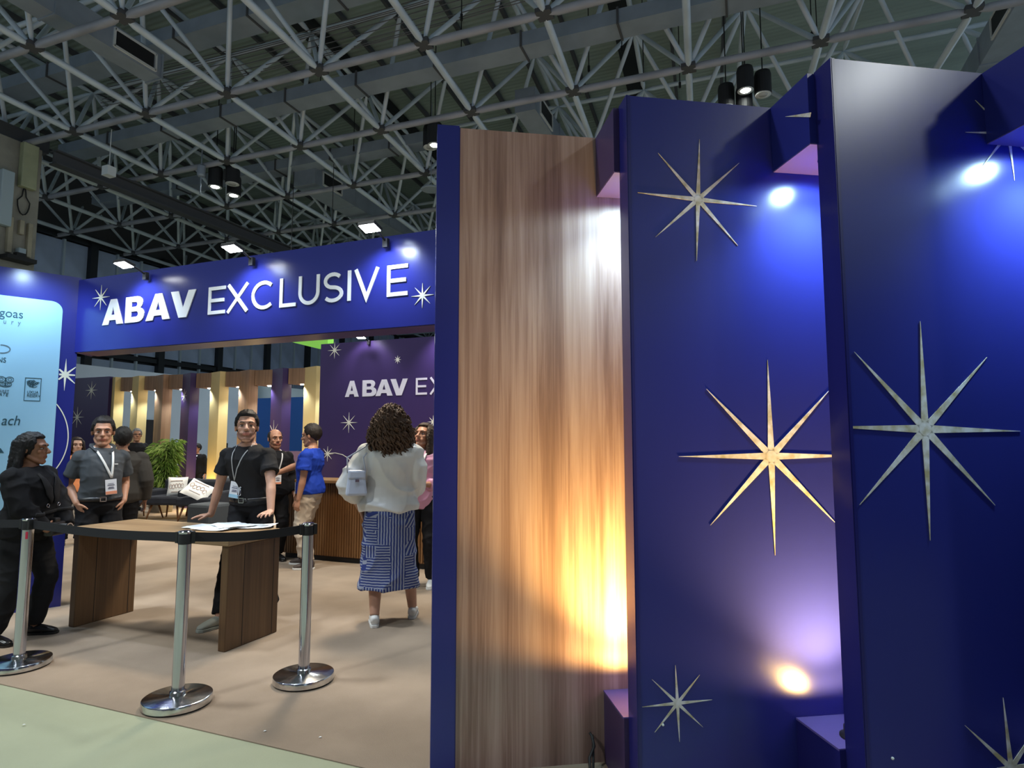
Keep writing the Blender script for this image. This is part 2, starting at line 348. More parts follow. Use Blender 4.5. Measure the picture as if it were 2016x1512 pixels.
ng = G(); ng.box((0, 0, 0), (0.34, 0.34, 0.10)); ng.box((0, 0, 0.08), (0.16, 0.16, 0.22)); node_me = ng.mesh('node', 'steel_dark')
def member(name, me, a, b):
    o = link(name, me, sf); d = b - a
    o.matrix_parent_inverse = Matrix.Identity(4)
    o.location = a - Vector(sf.location); o.rotation_euler = d.to_track_quat('Z', 'Y').to_euler(); o.scale = (1, 1, d.length)
    return o
IR, JR = range(-11, 3), range(-3, 15)
mem = {'chord': [], 'cross_chord': [], 'diagonal': [], 'top_chord': [], 'node': []}
for i in IR:
    for j in JR:
        p = nb(i, j)
        if i > 0 and j > 2: continue
        mem['node'].append((p, p))
        if i + 1 in IR: mem['cross_chord'].append((p, nb(i + 1, j)))
        if j + 1 in JR: mem['chord'].append((p, nb(i, j + 1)))
        u = nu(i, j)
        for a, b in ((0, 0), (1, 0), (0, 1), (1, 1)):
            mem['diagonal'].append((nb(i + a, j + b), u))
        if i + 1 in IR: mem['top_chord'].append((u, nu(i + 1, j)))
        if j + 1 in JR: mem['top_chord'].append((u, nu(i, j + 1)))
CAM = Vector((0, 0, HC)); FW = Vector((-math.sin(R(21.6)), math.cos(R(21.6)), 0.09)).normalized()
far = G()
def seen(a, b):
    m = (a + b) / 2 - CAM; return m.normalized().dot(FW)
for k, lst in mem.items():
    lst.sort(key=lambda ab: ((ab[0] + ab[1]) / 2 - CAM).length + (40 if seen(*ab) < 0.58 else 0))
    me = {'chord': chord_me, 'cross_chord': cross_me, 'diagonal': diag_me, 'top_chord': top_me}.get(k)
    lim = {'chord': 150, 'cross_chord': 150, 'diagonal': 290, 'top_chord': 150, 'node': 150}[k]
    for n_, (a, b) in enumerate(lst):
        if n_ < lim:
            if k == 'node': link('node', node_me, sf, a - Vector(sf.location))
            else: member(k, me, a, b)
        else:
            if k == 'node': far.box(a - Vector(sf.location), (.34, .34, .14))
            else: far.tube([a - Vector(sf.location), b - Vector(sf.location)], {'chord': .085, 'cross_chord': .095, 'diagonal': .062, 'top_chord': .07}[k], 5, mi=0)
o = obj('far_members', far, 'steel', sf, auto=True); tag(o, kind='stuff')

# roof purlins
pu = empty('roof_purlins', (-10, 15, 14.2)); tag(pu, 'dark steel purlins running under the grey-green roof sheets', 'roof purlins')
for k in range(18):
    box('purlin', (-18 + k * 1.6 , 8 - 0, 0.2), (0.10, 66, 0.16), 'steel_dark', pu, rz=R(4.0)) if k % 1 == 0 else None
for xx in (-3.2, 6.2): box('roof_beam', (xx, 8, 0.1), (0.55, 66, 0.35), 'black', pu, rz=R(4.0))

# ducts
def duct_run(y, z, w_, h, x0, x1, label, ends=1.5):
    t = empty('air_duct', ((x0 + x1) / 2, y, z)); tag(t, label, 'air duct')
    n = max(1, int((x1 - x0) / 2.4)); L = (x1 - x0) / n
    for i in range(n):
        xx = x0 + (i + .5) * L - (x0 + x1) / 2
        box('duct_section', (xx, xx * 0.022, 0), (L - .02, w_, h), 'duct', t, rz=0.022)
        if i: box('flange', (xx - L / 2, (xx - L / 2) * 0.022, 0), (0.05, w_ + .07, h + .07), 'steel_dark', t, rz=0.022)
    return t
duct_run(1.052 * 10.85, HC + 10.85, 0.68, 0.38, -21.5, -6.6, 'long grey rectangular duct crossing at the very top left')
duct_run(1.392 * 9.9, HC + 9.95, 0.60, 0.36, -22.0, 4.5, 'long grey rectangular duct crossing above the wood veneer panel')
duct_run(1.72 * 10.2, HC + 10.2, 0.60, 0.36, -26.0, -9.0, 'long grey rectangular duct in the dark left part of the roof')
def duct_long(x, y0, y1, z, w_, h, label, grille_y, side=1):
    t = empty('grille_duct', (x, y0, z)); tag(t, label, 'air duct')
    n = max(1, int(abs(y1 - y0) / 2.2)); L = (y1 - y0) / n
    for i in range(n):
        yy = (i + .5) * L
        box('duct_section', (0, yy, h / 2), (w_, abs(L) - .02, h), 'duct', t)
        box('flange', (0, yy + L / 2, h / 2), (w_ + .06, 0.05, h + .06), 'duct', t)
    gx = side * (w_ / 2 + 0.01); gy = grille_y - y0
    box('grille', (gx, gy, h * .5), (0.03, 1.0, h * .62), 'black', t)
    fr = G()
    for dy, dz, sy, sz in ((0, .36, 1.12, .06), (0, -.36, 1.12, .06), (.56, 0, .05, .76), (-.56, 0, .05, .76)):
        fr.box((gx + side * .01, gy + dy, h * .5 + dz * h * .98), (0.04, sy, sz if sz < .1 else sz * h), 0)
    obj('grille_frame', fr, 'white', t)
    return t
duct_long(-14.6, 3.0, 11.0, 11.0, 0.55, 0.62, 'dark grey duct ending in a white-framed grille, top left', 10.25)
duct_long(-15.3, 17.7, 30.0, 10.9, 1.0, 0.7, 'grey duct with white-framed grille above the sign beam', 18.7)
duct_long(-5.9, 15.9, 30.0, 10.9, 0.62, 0.7, 'pale blue-grey duct with dark end hanging above the veneer panel', 16.9)
duct_long(5.9, 15.8, 25.0, 10.9, 0.7, 0.7, 'grey duct with grille behind the tallest panel at right', 16.6, -1)
t = empty('roof_girder', (-20.2, 12.0, 10.3)); tag(t, 'dark steel girder running off from the concrete pillar under the frame', 'girder')
g = G(); g.box((0, 10, .2), (.36, 20, .05)); g.box((0, 10, -.2), (.36, 20, .05)); g.box((0, 10, 0), (.06, 20, .38)); obj('girder_beam', g, 'steel_dark', t)
# high-bay lamps in clusters
hbp = G(); hbp.lathe([(0.13, 0.62), (0.19, 0.60), (0.21, 0.52), (0.21, 0.0), (0.19, 0.0), (0.18, 0.03)], 20)
hb_me = hbp.mesh('housing', 'black', False)
hr = G(); hr.lathe([(0.19, 0.0), (0.20, -0.012), (0.12, -0.004)], 20); rim_me = hr.mesh('lens_rim', 'white', True)
hd = G(); hd.lathe([(0.0, -0.02), (0.11, -0.016), (0.115, 0.0)], 20)
M['lampon'] = emis('lamp_lit', (0.93, 1.0, 0.92), 60); M['lampoff'] = nmat('lamp_glass', (0.5, 0.5, 0.5), 0.2)
on_me = hd.mesh('lens_lit', 'lampon', True); off_me = hd.mesh('lens_dark', 'lampoff', True)
rod = G(); rod.tube([(0, 0, .6), (0, 0, 3.2)], .015, 6); rod_me = rod.mesh('rod', 'black')
def highbay(x, y, z, lit, label, s=1.0):
    t = empty('high_bay_lamp', (x, y, z)); t.scale = (s, s, s); tag(t, label, 'lamp', 'high-bay lamps under the roof')
    link('housing', hb_me, t); link('lens_rim', rim_me, t); link('lens', on_me if lit else off_me, t); link('rod', rod_me, t)
highbay(-0.02, 15.95, 9.75, True, 'lit black drum lamp, lowest of the cluster above the blue starred panels', .95)
highbay(0.02, 15.45, 9.98, True, 'lit black drum lamp, upper of the cluster above the blue starred panels', .95)
highbay(0.42, 15.75, 9.95, False, 'unlit black drum lamp with pale rim, right of its lit neighbours', .95)
highbay(-0.44, 15.85, 9.85, False, 'unlit black drum lamp, leftmost above the blue starred panels', .95)
highbay(-16.75, 15.05, 10.0, True, 'left lit drum lamp hanging above the sign beam lettering', 1.1)
highbay(-16.65, 15.75, 9.95, True, 'right lit drum lamp hanging above the sign beam lettering', 1.1)
highbay(-16.2, 15.25, 10.1, False, 'unlit black drum lamp behind the pair above the sign beam', 1.1)
highbay(-8.42, 15.17, 10.0, True, 'lit drum lamp peeping past the narrow blue pilaster', 1.05)
highbay(-8.75, 15.5, 10.15, False, 'unlit black drum lamp beside the narrow blue pilaster', 1.05)
t = G(); t.lathe([(0, .12), (.1, .10), (.33, 0.02), (.34, -0.02), (.30, -.04), (0, -.04)], 24); t.tube([(0, 0, .1), (0, 0, 3.1)], .015, 6)
o = obj('antenna_dish', t, 'duct', smooth=False, loc=(-10.06, 17.9, 10.0)); tag(o, 'pale round disc hanging under the frame left of the narrow blue pilaster', 'dish antenna')
t = G(); t.box((0, 0, 0), (.55, .35, .55)); o = obj('speaker_box', t, 'duct', loc=(-1.45, 11.9, 11.0), bevel=.05); tag(o, 'pale grey box on the long duct at the top edge', 'box'); 
t = G(); t.box((0, 0, 0), (.26, .26, .28)); t.tube([(0, 0, .1), (0, 0, 1.3)], .012, 6); o = obj('junction_box', t, 'white', loc=(-17.6, 12.0, 9.4)); tag(o, 'small white cube hanging from the frame above the concrete pillar', 'box')
t = G(); t.lathe([(.1, 0), (.13, .05), (.13, .35), (.06, .4)], 12); t.tube([(0, 0, .4), (0, 0, 1.15)], .022, 6); t.tube([(0, 0, 0), (0, 0, -.6)], .02, 6); o = obj('ceiling_camera', t, 'duct', loc=(-16.9, 14.6, 10.2)); tag(o, 'small grey hanging device with rod right of the white cube', 'camera')
# thin cables in a bundle
t = empty('cable_bundle', (-9.5, 12, ZB + 1)); tag(t, 'bundle of thin grey cables sagging between frame bars', 'cables')
cm_ = nmat('cable_grey', (0.16, 0.15, 0.16), .6)
for k in range(9):
    g = G(); z0 = 0.05 + k * .14
    g.tube([(-9 + s_ * 18 / 10, 0.4 + .03 * k + .022 * (-9 + s_ * 1.8), z0 - .25 * (1 - ((s_ - 5) / 5) ** 2) * (1 + .3 * math.sin(k))) for s_ in range(11)], .012, 5)
    obj('cable', g, cm_, t)
for (x, y) in [(-2.9, 15), (-2.6, 16.5), (-1.7, 17.2), (-7.1, 14.2), (-6.2, 12.4), (-11.2, 13.5), (-12.6, 17.0), (-3.9, 15.5), (1.6, 16.2), (1.8, 17.0)]:
    g = G(); g.tube([(0, 0, 0), (0, 0, 2.6)], .014, 5); g.tube([(0, 0, 0), (0, 0, .16)], .035, 6)
    o = obj('drop_cable', g, 'black', loc=(x, y, 11.4)); tag(o, 'thin black cable hanging straight down from the roof sheets', 'cable', 'hanging cables under the roof')

# concrete pillar at the far left
cp = empty('concrete_pillar', (-21.35, 11.35, 0)); tag(cp, 'weathered concrete pillar with boxes behind the sponsor wall', 'pillar')
ca = R(60)
g = G(); g.box((0, 0, 5.3), (1.0, 2.0, 10.6), 0); obj('shaft', g, 'concrete', cp, bevel=.03)
g = G(); g.box((-.1, 0, 10.85), (1.2, 1.8, .45), 0); obj('capital', g, 'steel_dark', cp)
bpy.data.objects.remove(bpy.data.objects['shaft'])
X0 = -20.7
g = G(); g.box((X0 - .6, 11.1, 5.3), (1.2, 1.76, 10.6)); o = obj('shaft', g.xform(Matrix.Translation((21.35, -11.35, 0))), 'concrete', cp, bevel=.03)
M['boxgreen'] = nmat('box_green', (0.42, 0.43, 0.27), .6, var=.08, vscale=3); M['boxblue'] = nmat('box_pale', (0.46, 0.55, 0.60), .5); M['pipe'] = nmat('pipe_cream', (0.42, 0.37, 0.27), .6, var=.15, vscale=2)
o = box('antenna_box', (X0 + .12, 11.54, 9.86), (.22, .44, 1.40), 'boxgreen', bevel=.03); tag(o, 'tall yellowish box high on the concrete pillar', 'antenna')
o = box('wall_box', (X0 + .12, 10.98, 8.65), (.22, .34, 1.68), 'boxblue', bevel=.03); tag(o, 'tall pale blue box on the concrete pillar at the left picture edge', 'box')
for i, (y, z0, z1, lb) in enumerate([(11.19, 7.05, 8.15, 'left cream conduit on the concrete pillar, a long one'), (11.49, 7.70, 8.14, 'short middle cream conduit on the concrete pillar'), (11.73, 7.05, 8.12, 'right cream conduit on the concrete pillar, a long one')]):
    o = box('conduit', (X0 + .07, y, (z0 + z1) / 2), (.14, .13, z1 - z0), 'pipe', bevel=.02); tag(o, lb, 'conduit')
o = box('small_box', (X0 + .12, 11.5, 7.12), (.2, .2, .28), 'boxblue', bevel=.02); tag(o, 'small pale box between the conduits on the pillar', 'box')
g = G(); g.box((X0 + .2, 11.38, 6.88), (.5, .8, .12)); g.box((X0 + .3, 11.38, 7.0), (.18, .25, .12)); o = obj('bracket', g, 'black'); tag(o, 'black bracket at the foot of the pillar conduits', 'bracket')
g = G(); g.tube([(X0 + .05, 11.52 + .17 * math.sin(a) * (1 if math.cos(a) < .3 else .35), 8.75 + .42 * math.cos(a)) for a in [k * math.pi / 8 for k in range(17)]], .018, 6); o = obj('cable_loop', g, 'black', smooth=True); tag(o, 'black cable loop below the yellowish box on the pillar', 'cable')

# ------------------------------------------------------------------ zigzag portal
PD = Vector((.866, .5)); QD = Vector((-.5, .866))
K = [Vector((-1.282, 2.553)), Vector((-0.479, 2.569)), Vector((0.320, 2.603)), Vector((1.119, 2.637))]
def quad(k, p0, p1, q0, q1):
    b = K[k]; return [tuple(b + PD * p + QD * q) for p, q in ((p0, q0), (p1, q0), (p1, q1), (p0, q1))]
labels = ['blue-edged zigzag portal module faced with grey-brown wood veneer', 'deep blue zigzag portal module with three stars, lit violet at its foot', 'tall deep blue zigzag portal module with a big star at the right', 'deep blue zigzag portal module cut off by the right picture edge']
for k in range(4):
    b = K[k]; t = empty('portal_panel', (b.x, b.y, 0)); tag(t, labels[k], 'display wall')
    L = lambda g: g.xform(Matrix.Translation((-b.x, -b.y, 0)))
    mat = 'veneer' if k == 0 else 'blue'
    g = G(); g.prism(quad(k, 0.0 if k == 0 else .004, 1.10, 0, .10), 0, ZT)
    o = obj('panel', L(g), mat, t)
    g = G(); g.prism(quad(k, -.004, .0035, -.002 , .102), 0, ZT + .002); obj('edge_face', L(g), 'blue_dark', t)
    if k == 0:
        g = G(); g.prism(quad(0, -.106, -.001, -.012, .10), 0, ZT + .004); obj('pilaster', L(g), 'blue', t)
    else:
        # corner trim, a thin raised bead down the near edge
        g = G(); g.prism(quad(k, .0, .012, -.004, .0), 0, ZT); obj('corner_bead', L(g), 'blue_dark', t)
    if k < 3:
        # header box closing the niche at the top, and plinth at the foot
        hm = 'purple' if k == 0 else 'blue'
        nx = K[k + 1] - b; pn = nx.dot(PD); qn = nx.dot(QD)
        g = G(); g.prism(quad(k, .674, 1.10, qn + .1005, -.001), 2.65, ZT - .003); obj('header', L(g), hm, t)
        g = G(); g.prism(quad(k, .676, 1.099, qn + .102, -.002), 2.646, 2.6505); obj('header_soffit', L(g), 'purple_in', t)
        g = G(); g.prism(quad(k, .680, 1.10, qn + .1005, -.001), 0, .31); obj('plinth', L(g), 'purple' if k == 0 else 'blue_dark', t)
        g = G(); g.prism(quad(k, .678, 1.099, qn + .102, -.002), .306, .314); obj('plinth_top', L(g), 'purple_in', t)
        g = G(); g.prism(quad(k, 1.10, 1.14, qn + .10, .10), 0, ZT - .003); obj('back_return', L(g), hm, t)
    if k > 0:
        mt = Matrix.Translation((-b.x, -b.y, 0)) @ plane_mat((b.x, b.y, 0), PD, -QD)
        S = {1: [(.315, 2.50, .275, .021, -3, 3), (.613, 1.385, .415, .031, 0, 3), (.166, .400, .148, .014, 2, 3)], 2: [(.314, 1.495, .415, .032, -1, 3), (.583, .253, .25, .021, 3, 3), (.779, 2.70, .20, .016, 3, 3)], 3: [(.3, 1.9, .4, .03, 0, 3)]}[k]
        for (cx, cz, r, wd, ro, _) in S:
            g = star(cx, cz, r, wd, ro, (0.006, 1.05)); obj('star', g.xform(mt), 'foil', t)
# star ray wrapped on the second header
b = K[1]
mt = plane_mat((b.x + PD.x * .674, b.y + PD.y * .674, 0), -QD, -PD)
g = G(); ribbon(g, [(.115, 2.845), (.20, 2.803), (.283, 2.762)], [.001, .009, .018], .001, .003); o = obj('star_ray', g.xform(Matrix.Translation((-b.x, -b.y, 0)) @ mt), 'foil', bpy.data.objects['portal_panel.001'])
# niche lamps
M['spot_on'] = emis('spot_lit', (1.0, 0.93, 0.80), 30); M['amber_on'] = emis('up_lit', (1.0, 0.72, 0.28), 40)
for n_, ((x, y), lb) in enumerate(zip([(-0.479, 2.80), (0.320, 2.834), (1.119, 2.868)], ['recessed spot in the header over the wood veneer niche', 'lit recessed spot in the violet header soffit between the two starred panels', 'recessed spot in the dark header at the top right'])):
    t = empty('recessed_spot', (x, y, 2.646)); tag(t, lb, 'spotlight')
    g = G(); g.lathe([(.030, 0), (.042, -.004), (.042, -.010), (.030, -.008)], 20); obj('bezel', g, 'chrome', t, True)
    g = G(); g.lathe([(0, -.004), (.030, -.003), (.030, 0)], 20); obj('lens', g, 'spot_on', t, True)
for n_, ((x, y), lb) in enumerate(zip([(-0.487, 2.765), (0.312, 2.80)], ['amber up-light on the plinth beside the wood veneer', 'amber up-light on the plinth beside the violet-lit blue panel', 'amber up-light on the plinth at the far right'])):
    t = empty('up_light', (x, y, .314)); tag(t, lb, 'up-light')
    g = G(); g.lathe([(.055, 0), (.055, .008), (.04, .012), (.04, .04), (.034, .043), (.030, .036)], 20); obj('lamp_body', g, 'black', t, True)
    g = G(); g.lathe([(0, .036), (.030, .036), (.030, .03)], 20); obj('lens', g, 'amber_on', t, True)
    g = G(); g.tube([(.05, 0, .008), (.09, -.03, .008), (.07, -.10, .010), (.10, -.15, .008)], .005, 6, up=(0, 0, 1)); obj('lead', g, 'white', t, True)
# cable end at the foot of the veneer
g = G(); g.tube([(-.74, 2.845, .13), (-.725, 2.83, .09), (-.74, 2.80, .05), (-.72, 2.74, .012), (-.69, 2.69, .01)], .007, 8); g.tube([(-.75, 2.85, .135), (-.733, 2.84, .12), (-.727, 2.82, .05), (-.71, 2.75, .012)], .006, 8)
o = obj('power_cable', g, 'black', smooth=True); tag(o, 'short black cable standing up at the foot of the wood veneer panel', 'cable')

# ------------------------------------------------------------------ sign beam
YG = 3.717
t = empty('sign_beam', (-3.6, YG, 2.254)); tag(t, 'deep blue overhead beam with large white lettering over the entrance', 'sign')
T0 = Matrix.Translation((3.6, -YG, -2.254))
g = G(); g.prism([(-5.78, YG), (-1.35, YG), (-1.35, YG + .24), (-5.9, YG + .24)], 2.254, 2.926); obj('beam_box', g.xform(T0), 'blue', t)
g = G(); g.prism([(-5.70, YG + .004), (-1.35, YG + .004), (-1.35, YG + .236), (-5.8, YG + .236)], 2.248, 2.2545); obj('beam_soffit', g.xform(T0), 'purple', t)
mt = T0 @ plane_mat((0, YG, 0), (1, 0), (0, -1))
H0 = .228
for ch, x0, x1 in [('Abold', -5.406, -5.144), ('Bbold', -5.118, -4.885), ('Abold', -4.862, -4.575), ('Vbold', -4.575, -4.289), ('E', -4.148, -3.965), ('X', -3.95, -3.72), ('C', -3.69, -3.463), ('L', -3.408, -3.25), ('U', -3.226, -3.03), ('S', -2.997, -2.815), ('I', -2.777, -2.745), ('V', -2.719, -2.50), ('E', -2.435, -2.263)]:
    g = G(); glyph(g, ch, x0, 2.477, x1 - x0, H0, .125, .001, .008); obj('letter', g.xform(mt), 'letters', t)
for cx, cz, r in [(-5.45, 2.735, .115), (-2.145, 2.463, .090)]:
    g = star(cx, cz, r, .016, 0, None, .004); obj('star', g.xform(mt), 'foilw', t)
M['flood_on'] = emis('flood_lit', (0.95, 0.98, 1.0), 45)
def flood(x, y, z, tgt, label, s=1.0, rz=0, grp=None):
    t = empty('flood_light', (x, y, z), rz); t.scale = (s * .8, s * .8, s * .8); tag(t, label, 'floodlight', grp)
    rt = Matrix.Rotation(R(-14), 4, 'X')
    g = G(); g.box((0, 0, 0.012), (.17, .13, .03)); g.xform(rt); obj('lamp_body', g, 'black', t, bevel=.004)
    g = G(); g.box((0, 0, -.006), (.15, .11, .006)); g.xform(rt); obj('lens', g, 'flood_on', t)
    g = G(); g.tube([(0, .03, .02), (0, .14, .0), (0, .24, -.04)], .010, 8, up=(1, 0, 0)); g.box((0, .25, -.06), (.05, .04, .08)); obj('bracket', g, 'black', t)
flood(-4.85, 3.48, 2.91, None, 'leftmost lit floodlight on top of the sign beam')
flood(-3.67, 3.48, 2.91, None, 'middle lit floodlight on top of the sign beam')
flood(-2.43, 3.48, 2.91, None, 'right lit floodlight on top of the sign beam')
flood(-5.2, 7.28, 2.92, None, 'lit floodlight over the lettered wall behind the counter')

# ------------------------------------------------------------------ sponsor wall (left)
UD = Vector((.452, .892)); E0 = Vector((-5.755, 3.735))
t = empty('sponsor_wall', (E0.x, E0.y, 0)); tag(t, 'blue wall at the left edge with a pale rounded board of sponsor names', 'display wall')
T0 = Matrix.Translation((-E0.x, -E0.y, 0))
N_ = Vector((UD.y, -UD.x))
pts = [tuple(E0 - UD * 1.9), tuple(E0), tuple(E0 - N_ * .10), tuple(E0 - UD * 1.9 - N_ * .10)]
g = G(); g.prism(pts, 0, ZT); obj('panel', g.xform(T0), 'blue', t)
mt = T0 @ plane_mat((E0.x, E0.y, 0), UD, N_)
rr = .085
out = [(-1.85, 2.70)] + [(-.127 - rr + rr * math.cos(a), 2.70 - rr + rr * math.sin(a)) for a in [math.pi / 2 * (1 - k / 8) for k in range(9)]] + [(-.127 - rr + rr * math.cos(a), .95 - rr * 0 + rr * math.sin(a)) for a in [-math.pi / 2 * k / 8 for k in range(9)]] + [(-1.85, .95 - rr)]
g = G(); slab(g, out, .001, .006); M['board'] = nmat('sponsor_board', (0.30, 0.55, 0.74), .45); obj('board', g.xform(mt), 'board', t)
M['ink'] = nmat('ink', (0.015, 0.07, 0.10), .5); M['ink2'] = nmat('ink_grey', (0.10, 0.17, 0.22), .5)
def put(txt, x, z, size, mat='ink', shear=0, sp=1.0, sx=1.0):
    g = textmesh(txt, size, shear, sp); g.v = [(v[0] * sx, v[1] + .006, v[2]) for v in g.v]
    obj('lettering', g.xform(mt @ Matrix.Translation((x, 0, z))), mat, t)
put('goas', -.565, 2.515, .105, sx=.87); put('ury', -.535, 2.455, .06, 'ink2', sp=2.3, sx=.75)
put('NS', -.555, 2.12, .06, sx=.8); put('ach', -.50, 1.585, .12, shear=.2, sx=.78)
g = G(); ribbon(g, arc(-.53, 2.235, .055, .035, 100, -100, 14), .008, .006, .009); obj('loop_mark', g.xform(mt), 'ink2', t)
# framed tree emblem
g = G(); ribbon(g, [(-.357, 1.800), (-.247, 1.800), (-.247, 1.998), (-.357, 1.998)], .005, .006, .009, closed=True)
obj('emblem_frame', g.xform(mt), 'ink', t)
g = G(); random.seed(3)
for k in range(26):
    a = random.uniform(0, 6.28); r_ = math.sqrt(random.random()); cx, cz = -.302 + .038 * r_ * math.cos(a), 1.955 + .024 * r_ * math.sin(a)
    ribbon(g, arc(cx, cz, .009, .008, 0, 300, 7), .0028, .006, .009)
ribbon(g, [(-.302, 1.95), (-.302, 1.915)], .008, .006, .009); ribbon(g, arc(-.302, 1.935, .03, .018, 200, 340, 8), .004, .006, .009)
obj('emblem_tree', g.xform(mt), 'ink', t)
for r_, (tx, zz) in enumerate([('UXUA', 1.862), ('RESERV', 1.832)]):
    put(tx, -.340, zz, .036, 'ink', sx=.80)
g = G()
for s_ in (-1, 1):
    for (cx, cz, rx, rz) in ((.028, .02, .026, .024), (.022, -.022, .020, .018)):
        ribbon(g, arc(-.49 + s_ * cx, 1.955 + cz, rx, rz, 0, 350, 14), .004, .006, .009)
        ribbon(g, arc(-.49 + s_ * cx, 1.955 + cz, rx * .5, rz * .5, 0, 350, 8), .003, .006, .009)
ribbon(g, [(-.49, 1.99), (-.49, 1.915)], .006, .006, .009); ribbon(g, arc(-.49, 1.955, .052, .045, 215, 325, 10), .004, .006, .009)
obj('emblem_butterfly', g.xform(mt), 'ink', t)
put('CARET', -.545, 1.862, .034, 'ink2', sx=.8); put('ATE', -.53, 1.832, .040, 'ink', shear=.2, sx=.9)
g = G(); g.xform(Matrix()); slab(g, [(-.53, 1.35), (-.49, 1.39), (-.465, 1.35)], .006, .009); obj('triangle_mark', g.xform(mt), 'ink', t)
obj('star', star(-.077, 2.045, .145, .022, 0, (-.122, -.004), .004).xform(mt), 'foilw', t)
g = G(); ribbon(g, arc(-.42, 1.47, .395, .46, 42, -55, 26), .008, .001, .004); obj('curved_line', g.xform(mt), 'foilw', t)
g = G()
for (cx, cz, rx) in [(-.33, .245, .03), (-.30, .20, .022), (-.35, .19, .03), (-.12, .235, .018), (-.10, .21, .016), (-.13, .195, .012)]: slab(g, arc(cx, cz, rx, rx * .8, 0, 350, 12), .001, .004)
obj('white_mark', g.xform(mt), 'letters', t)

# ------------------------------------------------------------------ back wall with lettering
YB = 7.5
t = empty('lettered_wall', (-4.6, YB, 0)); tag(t, 'dark purple wall with stars and white lettering behind the counter', 'display wall')
T0 = Matrix.Translation((4.6, -YB, 0))
g = G(); g.prism([(-6.064, YB), (-1.8, YB), (-1.8, YB + .5), (-6.064, YB + .5)], 0, 2.9); obj('panel', g.xform(T0), 'purple', t)
mt = T0 @ plane_mat((0, YB, 0), (1, 0), (0, -1))
for ch, x0, x1 in [('Abold', -5.602, -5.365), ('Bbold', -5.30, -5.06), ('Abold', -5.075, -4.79), ('Vbold', -4.827, -4.544), ('E', -4.413, -4.235), ('X', -4.195, -3.98), ('C', -3.95, -3.74)]:
    g = G(); glyph(g, ch, x0, 2.09, x1 - x0, .235, .125, .001, .008); obj('letter', g.xform(mt), 'lettersoft', t)
for cx, cz, r in [(-5.811, 2.795, .125), (-4.718, 2.60, .06), (-5.525, 1.715, .15), (-5.889, 1.26, .11), (-4.133, 1.71, .09)]:
    obj('star', star(cx, cz, r, .018, 0, None, .004).xform(mt), 'foilw', t)
g = G(); ribbon(g, [(-5.86, 1.27), (-5.75, 1.275), (-5.62, 1.25), (-5.52, 1.20), (-5.45, 1.13), (-5.40, 1.0)], .009, .001, .004); obj('curved_line', g.xform(mt), 'foilw', t)

# counter
YC = 6.26
t = empty('counter', (-4.6, YC, 0)); tag(t, 'ribbed brown wooden counter in front of the purple lettered wall', 'counter')
T0 = Matrix.Translation((4.6, -YC, 0))
g = G(); g.box((-3.9, YC + .22, .50), (3.36, .40, .88)); obj('carcass', g.xform(T0), 'counter', t)
g = G(); g.box((-3.9, YC + .20, .955), (3.42, .50, .035)); obj('worktop', g.xform(T0), nmat('counter_top', (.30, .17, .07), .35, var=.15, vscale=3, stretch=(.5, 4, 1)), t, bevel=.004)
g = G(); g.box((-3.9, YC + .22, .03), (3.30, .36, .06)); obj('toe_kick', g.xform(T0), 'black', t)
sl = G(); sl.box((0, 0, 0), (.026, .02, .86)); sme = sl.mesh('slat', 'counter')
for k in range(92): link('slat', sme, t, (-5.56 + 4.6 + k * .036, .006 + .002 * (k % 3), .50))

# ------------------------------------------------------------------ far fins with wooden headers
def fin_row():
    xs = [-14.00, -13.21, -12.43, -11.60, -10.74, -9.92, -9.03, -8.18]
    kinds = ['cream', 'cream', 'veneer_far', 'purple', 'cream', 'veneer_far', 'purple', 'cream']
    words = {'cream': 'cream', 'veneer_far': 'brown wood-veneer', 'purple': 'dark purple'}
    where = ['next to the purple starred panel', 'behind the grey-suited man', 'left of the bamboo plant top', 'just right of the bamboo plant', 'glowing at its foot, left of the black T-shirt', 'behind the head above the black T-shirt', 'behind the bald man', 'behind the man in the blue shirt']
    D = Vector((-.94, .34)); Tn = Vector((.34, .94))
    for k, (x, kd) in enumerate(zip(xs, kinds)):
        t = empty('lit_fin', (x, 10.0, 0)); tag(t, f'{words[kd]} upright fin {where[k]}, in the far row', 'display fin')
        b = Vector((0, 0)); wf = .20 if k == 0 else .46
        F = lambda p, q: tuple(b + D * p + Tn * q)
        g = G(); g.prism([F(0, 0), F(wf, 0), F(wf, .20), F(0, .20)], 0, 2.95); obj('panel', g, kd, t)
        if k + 1 < len(xs) + 1:
            nxt = (xs[k + 1] - x) if k + 1 < len(xs) else .8
            g = G(); g.prism([(.06, .10), (nxt - .30, .16), (nxt - .30, .45), (.06, .45)], 2.62, 2.945); obj('header', g, 'veneer_far', t)
            g = G(); g.lathe([(0, 0), (.05, 0), (.055, .012), (.0, .02)], 16); 
            o = obj('spot', g, 'spot_on', t, True, loc=(.06 + (nxt - .36) * .5, .26, 2.605))
            light('SPOT', (x + .06 + (nxt - .36) * .62, 9.98 + .12, 2.58), 42, (0.8, .92, 1.0), (x + nxt * .70, 10.0, 0), .04, 'fin_down_light', 110, .7)
        if kd == 'purple':
            mt = plane_mat((0, 0, 0), D, -Tn)
            obj('star', star(.30, [0, 0, 0, 2.45, 0, 0, 1.62][k] if k in (3, 6) else 2, .16 if k == 3 else .26, .018, 0, (.01, .45), .004).xform(mt), 'foilw', t)
    light('POINT', (-11.0, 9.75, .35), 26, (1.0, .72, .30), size=.05, name='fin_up_light')
    light('POINT', (-9.55, 9.75, .35), 12, (1.0, .72, .30), size=.05, name='fin_up_light')
fin_row()
t = empty('starred_panel', (-14.8, 10, 0)); tag(t, 'dark purple starred panel behind the man in the grey polo', 'display wall')
g = G(); g.prism([(-.62, 0), (.60, 0), (.60, .1), (-.62, .1)], 0, 2.97); obj('panel', g, 'purple', t)
